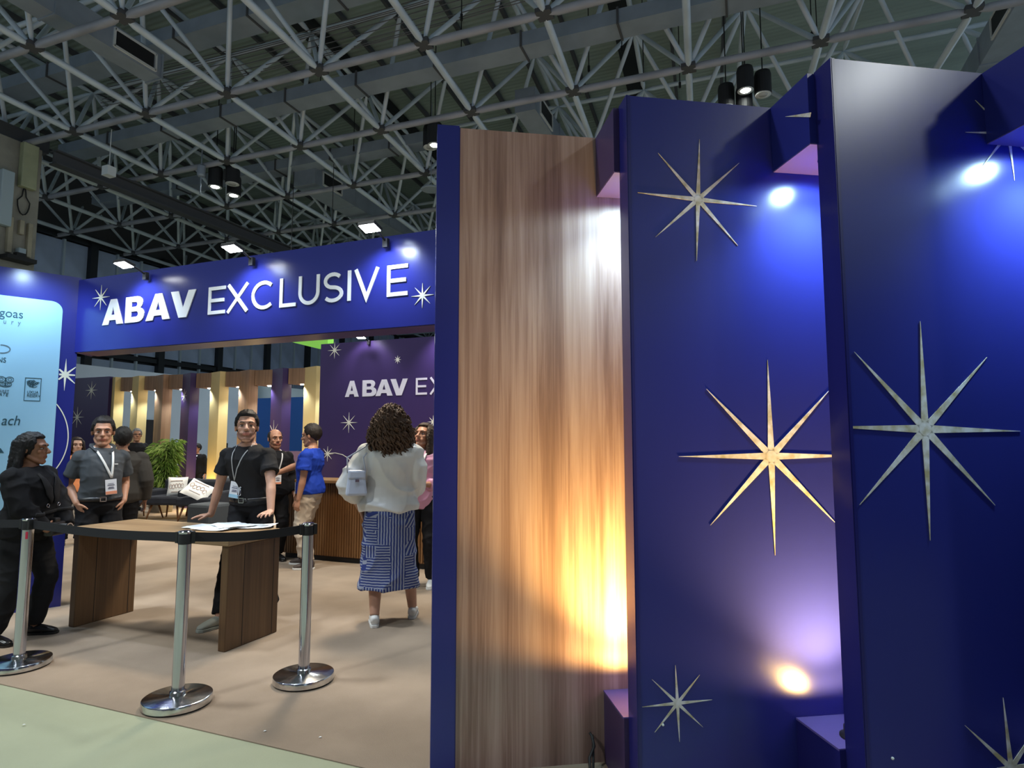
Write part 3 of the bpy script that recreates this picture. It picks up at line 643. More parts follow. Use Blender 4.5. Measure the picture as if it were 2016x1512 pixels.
mt = plane_mat((0, 0, 0), (1, 0), (0, -1))
for cx, cz, r in [(.0, 2.66, .22), (-.45, 2.02, .25)]: obj('star', star(cx, cz, r, .03, 0, (-.6, .6), .004).xform(mt), 'foilw', t)
# partition walls behind
box('partition_wall', (-16.06, 14.3, 1.70), (.1, 9.4, 3.40), 'wallwhite'); tag(bpy.data.objects['partition_wall'], 'pale blue-grey partition wall running behind the row of fins', 'partition wall')
M['bluewall'] = nmat('blue_booth', (.012, .10, .42), .5)
box('blue_partition', (-14.0, 16, 1.43), (3.4, .1, 2.86), 'bluewall'); tag(bpy.data.objects['blue_partition'], 'bright blue partition seen between the last fins', 'partition wall')
t = G(); t.box((0, 0, 0), (.06, .75, 1.85)); o = obj('black_screen', t, 'black', loc=(-15.97, 12.56, 1.12)); tag(o, 'tall black screen on the partition behind the wood fin', 'screen')
t = G(); t.box((0, 0, 0), (.05, .30, .42)); o = obj('small_screen', t, 'black', loc=(-15.97, 15.13, 1.17)); tag(o, 'small black screen on the partition left of the man in black T-shirt', 'screen')
t = G(); t.box((0, 0, 0), (.05, .55, .40)); o = obj('picture_frame', t, nmat('picture_dark', (.10, .12, .13), .4, var=.5, vscale=8), loc=(-15.97, 11.95, 1.6)); tag(o, 'dark framed picture on the partition above the grey suit', 'picture')
# green hanging banner
M['green'] = nmat('green_banner', (.30, .72, .10), .5, emit=(.30, .75, .10), estr=.25)  # weak glow put into the banner colour, though it is no lamp
t = empty('hanging_banner', (-13.4, 16, 4.4)); tag(t, 'bright lime green hanging banner box seen under the sign beam', 'banner')
g = G(); g.add([(-1.1, 0, 0.85), (.72, 0, .85), (.72, 0, .0), (.38, 0, .0), (-1.1, 0, .38), (-1.1, .3, .85), (.72, .3, .85), (.72, .3, 0), (.38, .3, 0), (-1.1, .3, .38)], [(0, 1, 2, 3, 4), (9, 8, 7, 6, 5), (0, 5, 6, 1), (1, 6, 7, 2), (2, 7, 8, 3), (3, 8, 9, 4), (4, 9, 5, 0)]); obj('banner_body', g, 'green', t)
for xx in (-1.0, .65):
    g = G(); g.tube([(xx, .15, .85), (xx, .15, 6.2)], .012, 5); obj('hanging_wire', g, 'black', t)
g = G(); ribbon(g, [(-.2, .52), (.2, .56)], .03, .001, .01); ribbon(g, [(.05, .30), (.15, .45), (.3, .5)], .03, .001, .01); obj('banner_mark', g.xform(plane_mat((0, 0, 0), (1, 0), (0, -1))), 'letters', t)
# ------------------------------------------------------------------ check-in table
t = empty('wooden_table', (-4.255, 3.61, 0)); tag(t, 'heavy dark wooden table with two slab legs behind the barrier posts', 'table')
box('tabletop', (0, 0, .745), (1.64, .55, .055), 'tabletop', t, bevel=.008)
for x, sg in ((-.785, -1), (.765, 1)):
    o = box('slab_leg', (x, 0, .358), (.065, .50, .716), 'tablewood', t, bevel=.006)
    for yy in (-.10, .19): box('plank_joint', (x + .033, yy, .358), (.002, .004, .70), 'black', t)
box('apron', (0, .20, .69), (1.46, .03, .05), 'tablewood', t)
# papers
M['paper'] = nmat('paper', (.80, .86, .90), .6, var=.04, vscale=12)
random.seed(5)
def sheet(x, y, z, rz, w_, h_, label, curl):
    g = G(); nx, ny = 7, 5; vs = []
    for j in range(ny):
        for i in range(nx):
            u, v = i / (nx - 1) - .5, j / (ny - 1) - .5
            vs.append((u * w_, v * h_, .001 + curl * (abs(u * 2) ** 2 * .6 + .4 * max(0, math.sin(u * 7 + v * 5)) )))
    n = len(vs); vs += [(a, b, c + .0012) for a, b, c in vs]
    fs = [(j * nx + i, j * nx + i + 1, (j + 1) * nx + i + 1, (j + 1) * nx + i) for j in range(ny - 1) for i in range(nx - 1)]
    bd = [i for i in range(nx)] + [j * nx + nx - 1 for j in range(1, ny)] + [(ny - 1) * nx + i for i in range(nx - 2, -1, -1)] + [j * nx for j in range(ny - 2, 0, -1)]
    f2 = [tuple(a + n for a in f) for f in fs]; f3 = [(bd[k], bd[(k + 1) % len(bd)], bd[(k + 1) % len(bd)] + n, bd[k] + n) for k in range(len(bd))]
    g.add(vs, [f[::-1] for f in fs] + f2 + f3)
    o = obj('paper_sheet', g, 'paper', smooth=False, loc=(x, y, z)); o.rotation_euler = (0, 0, rz); tag(o, label, 'paper')
sheet(-4.02, 3.72, .773, .2, .34, .24, 'leftmost white paper sheet spread on the wooden table', .012)
sheet(-3.86, 3.80, .776, -.3, .32, .23, 'white paper sheet in the middle of the pile on the table', .022)
sheet(-3.72, 3.84, .779, .5, .34, .24, 'white paper sheet nearest the hand of the man in black', .012)
sheet(-3.90, 3.66, .775, .1, .30, .21, 'white paper sheet at the front edge of the pile on the table', .010)
# ------------------------------------------------------------------ barrier posts with belts
def stanchion(x, y, label, belts):
    t = empty('barrier_post', (x, y, 0)); tag(t, label, 'barrier post', 'chrome barrier posts')
    g = G(); g.lathe([(0.0, 0.006), (.172, .006), (.178, .009), (.178, .040), (.1765, .0435), (.172, .046), (.046, .050), (.042, .052), (.042, .072), (.036, .076), (0, .076)], 48); obj('base_plate', g, 'chrome_worn', t, auto=True)
    g = G(); g.lathe([(.172, 0), (.172, .007), (0, .007)], 40); obj('rubber_ring', g, 'black', t)
    g = G(); g.lathe([(.0335, .06), (.0335, .875), (.031, .877), (.031, .88)], 32); obj('pole', g, 'chrome', t, auto=True)
    g = G(); g.lathe([(.031, .868), (.036, .870), (.036, .935), (.033, .942), (0, .943)], 32); obj('belt_head', g, 'black', t, auto=True)
    g = G(); g.lathe([(.0365, .928), (.0375, .932), (.0375, .938), (.034, .941), (.032, .9425), (0, .944)], 32); obj('cap_ring', g, 'chrome', t, auto=True)
    for a in belts:
        g = G(); g.box((.040, 0, .905), (.02, .05, .062)); g.xform(Matrix.Rotation(a, 4, 'Z')); obj('belt_clip', g, 'black', t)
M['redtag'] = nmat('red_tag', (.6, .03, .08), .5)
PM, PL, PR = (-3.035, 2.632), (-4.486, 2.672), (-2.612, 3.158)
aim = lambda a, b: math.atan2(b[1] - a[1], b[0] - a[0])
PX = (-5.9, 2.55)
stanchion(*PL, 'chrome barrier post in front of the woman in black', [aim(PL, PM), aim(PL, PX)])
stanchion(*PM, 'middle chrome barrier post, nearest the camera', [aim(PM, PL), aim(PM, PR)])
stanchion(*PR, 'chrome barrier post right of the wooden table', [aim(PR, PM), aim(PR, PM) + math.pi])
g = G(); g.box((.028, -.022, .835), (.012, .010, .045), .7); obj('red_tag', g, 'redtag', bpy.data.objects['barrier_post'])
def belt(a, b, label):
    g = G(); d = Vector((b[0] - a[0], b[1] - a[1], 0)); L = d.length; d.normalize(); n = Vector((-d.y, d.x, 0)); S = 14; vs = []
    for i in range(S + 1):
        u = .045 + (L - .09) * i / S; sag = -.018 * math.sin(math.pi * i / S); p = Vector((a[0], a[1], .905 + sag)) + d * u
        for dz, dn in ((-.026, -.001), (.026, -.001), (.026, .001), (-.026, .001)): vs.append(p + Vector((0, 0, dz)) + n * dn)
    fs = [(4 * i + k, 4 * i + (k + 1) % 4, 4 * i + 4 + (k + 1) % 4, 4 * i + 4 + k) for i in range(S) for k in range(4)] + [(0, 1, 2, 3), (4 * S + 3, 4 * S + 2, 4 * S + 1, 4 * S)]
    g.add(vs, fs); o = obj('barrier_belt', g, 'belt'); tag(o, label, 'belt')
M['belt'] = nmat('belt_web', (.010, .010, .016), .7, bump=.2, bscale=400)
belt(PL, PM, 'black retractable belt between the left and middle barrier posts')
belt(PM, PR, 'black retractable belt between the middle and right barrier posts')
belt(PX, PL, 'black retractable belt leaving the picture from the left barrier post')
# ------------------------------------------------------------------ lounge behind
M['sofa'] = nmat('sofa_fabric', (.010, .013, .022), .8, var=.2, vscale=8)
M['legwood'] = nmat('leg_wood', (.20, .09, .035), .45)
def armchair(x, y, rz, w_, label):
    t = empty('armchair', (x, y, 0), rz); tag(t, label, 'armchair')
    box('seat', (0, -.02, .36), (w_ - .04, .62, .16), 'sofa', t, bevel=.04)
    box('backrest', (0, .30, .50), (w_, .14, .46), 'sofa', t, bevel=.05)
    for s_ in (-1, 1): box('armrest', (s_ * (w_ / 2 - .04), -.0, .42), (.09, .58, .26), 'sofa', t, bevel=.035) if s_ > 0 or w_ < .8 else None
    for sx in (-1, 1):
        for sy in (-1, 1):
            g = G(); g.tube([(sx * (w_ / 2 - .12), sy * .22, .29), (sx * (w_ / 2 - .05), sy * .28, .0)], [.022, .012], 8); obj('leg', g, 'legwood', t, True)
armchair(-10.22, 8.55, .25, .74, 'black armchair with an upright white cushion beside the bamboo')
armchair(-9.42, 8.60, .25, .84, 'black armchair with a tilted white cushion behind the table')
armchair(-10.85, 8.35, 1.5, .70, 'black armchair turned sideways left of the bamboo pot')
o = box('pouf', (-8.75, 8.05, .20), (.5, .5, .38), nmat('pouf_grey', (.035, .042, .05), .9), bevel=.05); tag(o, 'dark grey pouf partly behind the arm of the man in black T-shirt', 'pouf')
def cushion(x, y, z, rot, w_, h_, label):
    g = G(); n = 10; vs = []
    for s_ in (1, -1):
        for j in range(n + 1):
            for i in range(n + 1):
                u, v = i / n * 2 - 1, j / n * 2 - 1; e = (1 - u ** 4) * (1 - v ** 4)
                pin = 1 - .10 * (1 - abs(u)) * abs(v) ** 3 - .10 * (1 - abs(v)) * abs(u) ** 3
                vs.append((u * w_ / 2 * (1 - .08 * (1 - v * v) * 0 - .06 * (1 - abs(v)) * abs(u)), s_ * .065 * e ** .6, v * h_ / 2 * (1 - .06 * (1 - abs(u)) * abs(v))))
    m = (n + 1) ** 2
    for s_ in (0, 1):
        fs = [(s_ * m + j * (n + 1) + i, s_ * m + j * (n + 1) + i + 1, s_ * m + (j + 1) * (n + 1) + i + 1, s_ * m + (j + 1) * (n + 1) + i) for j in range(n) for i in range(n)]
        g.f += [f if s_ else f[::-1] for f in fs]; g.mi += [0] * len(fs)
    g.v = vs
    t = empty('cushion', (x, y, z)); t.rotation_euler = rot; tag(t, label, 'cushion')
    o = obj('cover', g, 'cushion', t, True)
    g = G(); random.seed(int(w_ * 100))
    for k in range(5): ribbon(g, arc(-.12 + k * .06, -.01 + random.uniform(-.03, .03), .028, .045, 0, 330, 9), .008, .072, .074)
    ribbon(g, [(-.14, .11), (.12, .12)], .012, .066, .068); ribbon(g, [(-.10, -.12), (.10, -.12)], .008, .066, .068)
    for i_, v in enumerate(g.v): g.v[i_] = (v[0] * w_ / .42, -v[1], v[2] * h_ / .42)
    obj('print', g, nmat('print_ink', (.25, .16, .14), .7), t)
M['cushion'] = nmat('cushion_white', (.72, .72, .70), .85, var=.04, vscale=10)
cushion(-10.08, 8.52, .60, (R(-12), 0, R(35)), .34, .36, 'upright white printed cushion on the left armchair')
cushion(-9.42, 8.40, .56, (R(-50), R(25), R(25)), .46, .40, 'tilted white printed cushion lying on the right armchair')
# bamboo in a pot
random.seed(11)
t = empty('bamboo_plant', (-11.38, 9.25, 0)); tag(t, 'bushy green bamboo plant in a square grey pot behind the armchairs', 'potted plant')
g = G(); g.add([(-.15, -.15, 0), (.15, -.15, 0), (.15, .15, 0), (-.15, .15, 0), (-.19, -.19, .5), (.19, -.19, .5), (.19, .19, .5), (-.19, .19, .5)], [(3, 2, 1, 0), (4, 5, 6, 7), (0, 1, 5, 4), (1, 2, 6, 5), (2, 3, 7, 6), (3, 0, 4, 7)]); obj('pot', g, nmat('pot_grey', (.13, .11, .08), .8), t, bevel=.01)
M['leaf'] = nmat('leaf_green', (.12, .22, .035), .5, var=.35, vscale=6); M['leaf2'] = nmat('leaf_light', (.26, .37, .10), .5, var=.2, vscale=6); M['stem'] = nmat('bamboo_stem', (.20, .21, .07), .5)
tips = []
for k in range(16):
    a = random.uniform(0, 6.28); r0 = random.uniform(.02, .12); r1 = random.uniform(.04, .24); h = random.uniform(1.15, 1.60)
    p = [(r0 * math.cos(a) + (r1 - r0) * math.cos(a) * u * u, r0 * math.sin(a) + (r1 - r0) * math.sin(a) * u * u, .45 + (h - .45) * u) for u in (0, .3, .6, .85, 1)]
    g = G(); g.tube(p, [.010, .009, .007, .005, .003], 6); obj('stem', g, 'stem', t, True); tips.append(p)
for gi in range(2):
    g = G()
    for k in range(1500):
        p = random.choice(tips); u = random.uniform(.06, 1) * (len(p) - 1.001); i = int(u); f = u - i
        c = Vector(p[i]) * (1 - f) + Vector(p[i + 1]) * f
        a = random.uniform(0, 6.28); L = random.uniform(.10, .19); d = Vector((math.cos(a), math.sin(a), random.uniform(-.5, .5)))
        c = c + Vector((math.cos(a), math.sin(a), 0)) * random.uniform(0, .12); s_ = d.cross(Vector((0, 0, 1))).normalized() * .008
        e = c + d * L + Vector((0, 0, -L * .6)); m_ = c + d * L * .5 + Vector((0, 0, -.01))
        g.add([c, m_ + s_, e, m_ - s_], [(0, 1, 2), (0, 2, 3)])
    o = obj('foliage', g, 'leaf' if gi == 0 else 'leaf2', t); tag(o, kind='stuff')
# high tables with trestle legs
M['toplight'] = wood('top_light', [(.3, (.30, .19, .08)), (.6, (.48, .33, .16)), (.7, (.55, .40, .2))], 1, .4, 'X')
def trestle(x, y, rz, L, h, label):
    t = empty('trestle_table', (x, y, 0), rz); tag(t, label, 'table')
    box('tabletop', (0, 0, h), (L, .6, .035), 'toplight', t, bevel=.004)
    for s_ in (-1, 1):
        for q in (-1, 1):
            g = G(); g.tube([(s_ * (L / 2 - .10 - .10 * (q > 0)), q * .18, h - .02), (s_ * (L / 2 - .02 - .30 * (q > 0)), q * .25, 0)], [.035, .028], 8); obj('leg', g, 'legwood', t, True)
trestle(-10.95, 7.55, .3, .9, .74, 'light wooden trestle table beside the grey-suited man')
trestle(-9.75, 9.35, .1, 1.4, .66, 'light wooden trestle table with a laptop behind the armchairs')
t = empty('laptop', (-9.55, 9.30, .68), .55); tag(t, 'open laptop showing a dark picture on the trestle table', 'laptop')
box('keyboard_base', (0, 0, .012), (.36, .25, .018), 'black', t, bevel=.003)
g = G(); g.box((0, .14, .13), (.38, .015, .25)); obj('lid', g, 'black', t)
g = G(); g.box((0, .130, .135), (.35, .004, .21)); obj('screen', g, nmat('screen_img', (.05, .06, .07), .3, col2=(.45, .48, .5), vscale=14, var=.5, emit=(.12, .15, .18), estr=.4), t)
# poster stand and tablet on the counter
t = empty('poster_stand', (-5.84, 6.78, 0)); tag(t, 'mauve poster with a purple figure at the end of the counter', 'poster')
rm = Matrix.Rotation(.15, 4, 'Z')
g = G(); g.box((0, 0, 1.0), (.32, .03, .62)); obj('board', g.xform(rm), nmat('poster_mauve', (.26, .15, .22), .5), t)
g = G(); g.tube([(0, .03, 0), (0, .03, .75)], .02, 8); g.lathe([(.16, 0), (.16, .02), (0, .02)], 20); obj('stand', g, 'black', t)
g = G(); slab(g, [(-.12, .72), (.12, .72), (.12, 1.08), (-.12, 1.08)], .016, .018); obj('print_ground', g.xform(rm @ Matrix.Scale(-1, 4, (0, 1, 0))), nmat('print_olive', (.22, .20, .12), .5, var=.4, vscale=25), t)
g = G(); ribbon(g, [(.0, 1.05), (.03, .98), (-.03, .90), (.03, .83), (-.02, .77), (.0, .73)], [.02, .06, .05, .07, .05, .04], .018, .021); ribbon(g, arc(.0, .86, .06, .06, 0, 340, 12), .02, .018, .021); obj('print_figure', g.xform(rm @ Matrix.Scale(-1, 4, (0, 1, 0))), nmat('print_violet', (.06, .03, .22), .5), t)
t = empty('framed_sign', (-6.17, 7.05, 0)); tag(t, 'small cream-framed black sign beside the mauve poster', 'sign')
box('frame', (0, 0, 1.05), (.22, .03, .50), 'cream', t); box('face', (0, -.018, 1.08), (.15, .008, .36), 'black', t); box('post', (0, .02, .40), (.03, .03, .8), 'black', t)
# scraps on the floor
for (x, y, lb) in [(-2.35, 2.55, 'tiny white scrap on the beige carpet, left of two'), (-2.05, 2.60, 'tiny white scrap on the beige carpet, right of two'), (-3.55, 2.15, 'tiny white scrap on the pale green floor')]:
    g = G(); g.add([(0, 0, .001), (.014, .003, .004), (.012, .012, .001), (.002, .010, .003), (.006, .006, 0)], [(0, 1, 2, 3), (0, 4, 1), (1, 4, 2), (2, 4, 3), (3, 4, 0)]); o = obj('paper_scrap', g, 'white', loc=(x, y, .001)); tag(o, lb, 'scrap')
# ================================================================== PEOPLE
def remesh(g, vox, mats, smooth=3, wr=0.0, wseed=0, wfreq=9.0, wdir=(1, 1, .45), name='m'):
    me = g.mesh(name, []) if False else None
    me = bpy.data.meshes.new(name); me.from_pydata(g.v, [], g.f)
    bm = bmesh.new(); bm.from_mesh(me); bmesh.ops.recalc_face_normals(bm, faces=bm.faces); bm.to_mesh(me); bm.free()
    o = bpy.data.objects.new('t', me); COL.objects.link(o)
    m = o.modifiers.new('r', 'REMESH'); m.mode = 'VOXEL'; m.voxel_size = vox; m.use_smooth_shade = True
    if smooth: s = o.modifiers.new('s', 'SMOOTH'); s.factor = .5; s.iterations = smooth
    dg = bpy.context.evaluated_depsgraph_get(); dg.update()
    out = bpy.data.meshes.new_from_object(o.evaluated_get(dg)); out.name = name
    bpy.data.objects.remove(o); bpy.data.meshes.remove(me)
    if wr:
        n = len(out.vertices); co = np.empty(n * 3); out.vertices.foreach_get('co', co); no = np.empty(n * 3); out.vertex_normals.foreach_get('vector', no)
        co = co.reshape(-1, 3); no = no.reshape(-1, 3); off = Vector((wseed * 3.1, wseed * 1.7, wseed))
        for i in range(n):
            p = Vector((co[i][0] * wdir[0], co[i][1] * wdir[1], co[i][2] * wdir[2])) * wfreq + off
            q = Vector((co[i][0] + co[i][2] * .7, co[i][1], co[i][2] * 1.4 - co[i][0] * .5)) * wfreq * .8 + off
            a = 1 - abs(noise.noise(p)) * 2.6; b = 1 - abs(noise.noise(q)) * 2.6
            co[i] += no[i] * wr * (max(a, 0) ** 1.5 * .7 + max(b, 0) ** 2 * .8 - .35)
        out.vertices.foreach_set('co', co.ravel())
    for mm_ in (mats if isinstance(mats, (list, tuple)) else [mats]): out.materials.append(M[mm_] if isinstance(mm_, str) else mm_)
    out.shade_smooth(); out.update(); return out
def ik(S, T, l1, l2, pole):
    d = T - S; L = min(d.length, (l1 + l2) * .999); dn = d.normalized(); T = S + dn * L
    a = (l1 * l1 - l2 * l2 + L * L) / (2 * L); h = math.sqrt(max(0, l1 * l1 - a * a))
    pl = Vector(pole); pl = (pl - dn * pl.dot(dn)); pl = pl.normalized() if pl.length > 1e-5 else Vector((0, 1, 0))
    return S + dn * a + pl * h, T
SKIN = {'fair': (.52, .29, .20), 'tan': (.42, .21, .13), 'brown': (.27, .125, .072)}
for k, c in SKIN.items():
    M['skin_' + k] = nmat('skin_' + k, c, .48, spec=.4, var=.07, vscale=14)
    M['skin_' + k].node_tree.nodes['Principled BSDF'].inputs['Subsurface Weight'].default_value = .06
    M['skin_' + k].node_tree.nodes['Principled BSDF'].inputs['Subsurface Radius'].default_value = (.02, .008, .004)
    M['lip_' + k] = nmat('lip_' + k, (c[0] * .78, c[1] * .50, c[2] * .52), .4)
for k, c in SKIN.items(): M['stubble_' + k] = nmat('stubble_' + k, (c[0] * .50, c[1] * .44, c[2] * .42), .75, var=.2, vscale=160)
M['eyewhite'] = nmat('eye_white', (.34, .31, .29), .3); M['iris'] = nmat('eye_iris', (.035, .02, .012), .15)
def person(name_label, loc, rz, H, skin='fair', top=None, bottom=None, shoes=None, hair=('short', (.012, .009, .008)), hands=None, feet=None, lean=0, leanx=0,
           head=(0, 0, 0), girth=1.0, sh=1.0, belly=0.0, vox=.008, hipw=1.0, fingers=True, beard=False, poles=None, belt=None, bust=0, twist=0, pockets=False):
    s = H / 1.75; sd = len([o for o in bpy.data.objects if o.name.startswith('person')]) + 1
    t = empty('person', loc, rz); tag(t, name_label, 'person')
    V_ = lambda x, y, z: Vector((x * s, y * s, z * s))
    piv = V_(0, 0, .96)
    LM = Matrix.Translation(piv) @ Matrix.Rotation(R(twist), 4, 'Z') @ Matrix.Rotation(R(lean), 4, 'X') @ Matrix.Rotation(R(leanx), 4, 'Y') @ Matrix.Translation(-piv)
    def U(p):                       # upper-body bend, growing from pelvis to chest
        k = min(1, max(0, (p.z / s - .90) / .22)); return p.lerp(LM @ p, k)
    inv = (Matrix.Translation(loc) @ Matrix.Rotation(rz, 4, 'Z')).inverted()
    g_ = girth
    sec = [(.83, .10, .085, .01), (.88, .155 * hipw, .112, .008), (.95, .172 * hipw, .122, .006), (1.02, .160 * (1 + hipw) / 2, .115, .0), (1.10, .146, .108, -belly * .7), (1.18, .150, .110, -belly), (1.27, .166 * sh, .117, -belly * .4), (1.35, .182 * sh, .112, .0), (1.405, .150 * sh, .088, .008), (1.445, .098, .070, .012), (1.485, .062, .062, .012)]
    def torso(g, off, z0=0, z1=9, n=22, flare=None):
        P = []; Rr = []
        zs = [q[0] for q in sec]
        zz = sorted(set([z for z in zs if z0 < z < z1] + [max(z0, zs[0]), min(z1, zs[-1])]))
        for z in zz:
            rx, ry, cy = [np.interp(z, zs, [q[k] for q in sec]) for k in (1, 2, 3)]
            gg = g_ if z < 1.40 else 1 + (g_ - 1) * .4
            be = 1 + (belly * 2.2 if .98 < z < 1.30 else 0)
            o_ = off + (flare(z) if flare else 0)
            P.append(U(V_(0, cy, z))); Rr.append(((rx * gg) * s + o_, (ry * gg * be) * s + o_))
        g.tube(P, Rr, n, up=(0, 1, 0))
    # note: tube() builds a = up x t as first axis (x), second axis along y
    shp = {}; elb = {}; wr_ = {}
    hands = hands or {}
    L1, L2 = .285 * s, .255 * s
    for sd_, nm in ((-1, 'R'), (1, 'L')):
        S = U(V_(sd_ * .174 * sh * (1 + (g_ - 1) * .5), .008, 1.372)); shp[nm] = S
        T = hands.get(nm)
        if T is None: T = U(V_(sd_ * (.245 + .09 * (g_ - 1)) , -.02, .86))
        else: T = inv @ Vector(T) if hands.get('world', True) else V_(*T)
        pole = (poles or {}).get(nm, (sd_ * .35, 1, -.2))
        elb[nm], wr_[nm] = ik(S, T, L1, L2, pole)
    ft = feet or {'R': (-.10, 0, -8), 'L': (.10, 0, 8)}
    hip = {'R': V_(-.088 * hipw, .005, .90), 'L': V_(.088 * hipw, .005, .90)}; knee = {}; ank = {}
    for nm in ('R', 'L'):
        fx, fy, fa = ft[nm][:3]; A = V_(fx, fy + .035, .085); kp = Vector((math.sin(R(fa)), -math.cos(R(fa)), 0))
        knee[nm], ank[nm] = ik(hip[nm], A, .425 * s, .415 * s, kp)
        ank[nm] = A
    # ---- head frame
    NB = U(V_(0, .012, 1.46)); hs = s * (1.0 if H > 1.5 else 1.0)
    HM = Matrix.Rotation(R(head[0]), 4, 'Z') @ Matrix.Rotation(R(head[1]), 4, 'X') @ Matrix.Rotation(R(head[2]), 4, 'Y')
    HC_ = U(V_(0, .005, 1.532)) + (HM @ Vector((0, -.012 * hs, .074 * hs)))
    HF = Matrix.Translation(HC_) @ HM @ Matrix.Scale(hs * 1.16, 4)
    # ---- body
    B = G(); torso(B, -.004)
    for nm in ('R', 'L'):
        S, E, W = shp[nm], elb[nm], wr_[nm]; ar = s * (1 + (g_ - 1) * .6)
        B.ell(S, (.050 * ar, .050 * ar, .052 * ar))
        B.tube([S, S.lerp(E, .3), S.lerp(E, .7), E, E.lerp(W, .25), E.lerp(W, .6), W], [.052 * ar, .049 * ar, .043 * ar, .037 * ar, .040 * ar, .033 * ar, (.028 * s)], 12)
        B.ell(E, .038 * ar); B.ell(W, .027 * s)
        H_, K, A = hip[nm], knee[nm], ank[nm]; lr = s * (1 + (g_ - 1) * .7)
        B.tube([H_ + V_(0, 0, .03), H_.lerp(K, .25), H_.lerp(K, .65), K, K.lerp(A, .3), K.lerp(A, .65), A], [.088 * lr, .082 * lr, .066 * lr, .053 * lr, .056 * lr, .045 * lr, .038 * s], 14)
        B.ell(K, .054 * lr)
        fa = ft[nm][2]; fd = Vector((math.sin(R(fa)), -math.cos(R(fa)), 0))
        B.tube([A + Vector((0, 0, -.02 * s)), A + fd * .08 * s + Vector((0, 0, -.045 * s)), A + fd * .15 * s + Vector((0, 0, -.06 * s))], [.036 * s, .034 * s, .022 * s], 10)
        # hand
        hd = (hands.get(nm + 'dir')); d = (W - E).normalized()
        if hd: d = ((inv.to_3x3() if hands.get('world', True) else Matrix.Identity(3)) @ Vector(hd)).normalized()
        pn = hands.get(nm + 'palm')
        pn = (inv.to_3x3() @ Vector(pn)) if pn else (Vector((-1 if nm == 'L' else 1, .0, 0)) + Vector((0, .25, 0)))
        pn = (pn - d * pn.dot(d)).normalized(); sdv = d.cross(pn).normalized()
        tv = sdv if sdv.dot(Vector((0, -1, .3))) > 0 else -sdv
        if hands.get(nm + 'thumb'): tq = inv.to_3x3() @ Vector(hands[nm + 'thumb']); tv = sdv if sdv.dot(tq) > 0 else -sdv
        hsz = s * (1.0 if fingers else .9); curl = hands.get(nm + 'curl', 22)
        B.tube([W - d * .01 * s, W + d * .03 * hsz, W + d * .065 * hsz, W + d * .092 * hsz], [(.024 * hsz, .024 * hsz), (.036 * hsz, .016 * hsz), (.042 * hsz, .0155 * hsz), (.040 * hsz, .013 * hsz)], 12, up=pn)
        spread = hands.get(nm + 'spread', 5)
        for q, (of, ln) in enumerate(((.030, .070), (.010, .080), (-.010, .074), (-.029, .058))):
            p0 = W + d * .078 * hsz + tv * of * hsz; dd = (d + tv * math.tan(R(spread)) * of / .03).normalized(); pp = [p0]; ang = 0
            for seg in (.48, .30, .24):
                ang += curl * (.5 if seg == .48 else 1); v = (dd * math.cos(R(ang)) + pn * math.sin(R(ang))); pp.append(pp[-1] + v * ln * seg * hsz)
            B.tube(pp, [.0098 * hsz, .0092 * hsz, .0084 * hsz, .0070 * hsz], 8, up=pn)
        p0 = W + d * .022 * hsz + tv * .022 * hsz; pp = [p0, p0 + (d * .55 + tv * .8 + pn * .25).normalized() * .036 * hsz]
        pp.append(pp[-1] + (d * .85 + tv * .45 + pn * .3).normalized() * .032 * hsz); pp.append(pp[-1] + (d + tv * .1 + pn * .35).normalized() * .026 * hsz)
        B.tube(pp, [.0145 * hsz, .0125 * hsz, .0105 * hsz, .0085 * hsz], 8, up=pn)
    # neck and head
    B.tube([NB - V_(0, 0, .03), NB + V_(0, 0, .03), HC_ + HM @ Vector((0, .018 * hs, -.06 * hs)), HC_ + HM @ Vector((0, .02 * hs, .0))], [.064 * s * (1 + (g_ - 1) * .3), .055 * s * (1 + (g_ - 1) * .3), .053 * s, .05 * s], 14)
    Hd = G()
    Hd.ell((0, .012, .035), (.074, .094, .082), nu=24, nv=16); Hd.ell((0, -.016, -.02), (.060, .068, .082), nu=20, nv=14)
    Hd.ell((0, -.030, -.070), (.046, .050, .042)); Hd.ell((0, -.070, -.093), (.022, .018, .017))
    Hd.tube([(-.053, .012, -.045), (-.040, -.03, -.078), (-.019, -.060, -.097), (0, -.066, -.101), (.019, -.060, -.097), (.040, -.03, -.078), (.053, .012, -.045)], .017, 8, up=(0, 0, 1))
    Hd.tube([(-.052, -.066, .024), (-.028, -.080, .032), (0, -.082, .030), (.028, -.080, .032), (.052, -.066, .024)], .0125, 8, up=(0, 0, 1))
    Hd.tube([(0, -.080, .022), (0, -.092, .004), (0, -.104, -.014), (0, -.110, -.024), (0, -.100, -.034)], [.0075, .009, .012, .0145, .009], 10, up=(1, 0, 0))
    for q in (-1, 1):
        Hd.ell((q * .013, -.098, -.027), (.0095, .010, .008)); Hd.ell((q * .038, -.060, -.018), (.022, .018, .018)); Hd.ell((q * .025, -.062, -.050), (.020, .018, .024))
        Hd.ell((q * .076, .014, .002), (.008, .018, .031), rot=Matrix.Rotation(R(q * 18), 3, 'Z') @ Matrix.Rotation(R(-10), 3, 'X'))
    Hd.ell((0, -.084, -.0555), (.024, .011, .0060)); Hd.ell((0, -.082, -.0660), (.021, .012, .0068)); Hd.ell((0, -.080, -.045), (.018, .012, .012))
    Hd.xform(HF); o0 = len(B.v); B.v += Hd.v; B.f += [tuple(i + o0 for i in f) for f in Hd.f]
    me = remesh(B, vox * .8, ['skin_' + skin, 'lip_' + skin, 'stubble_' + skin], 2, name='body')
    HI = HF.inverted()
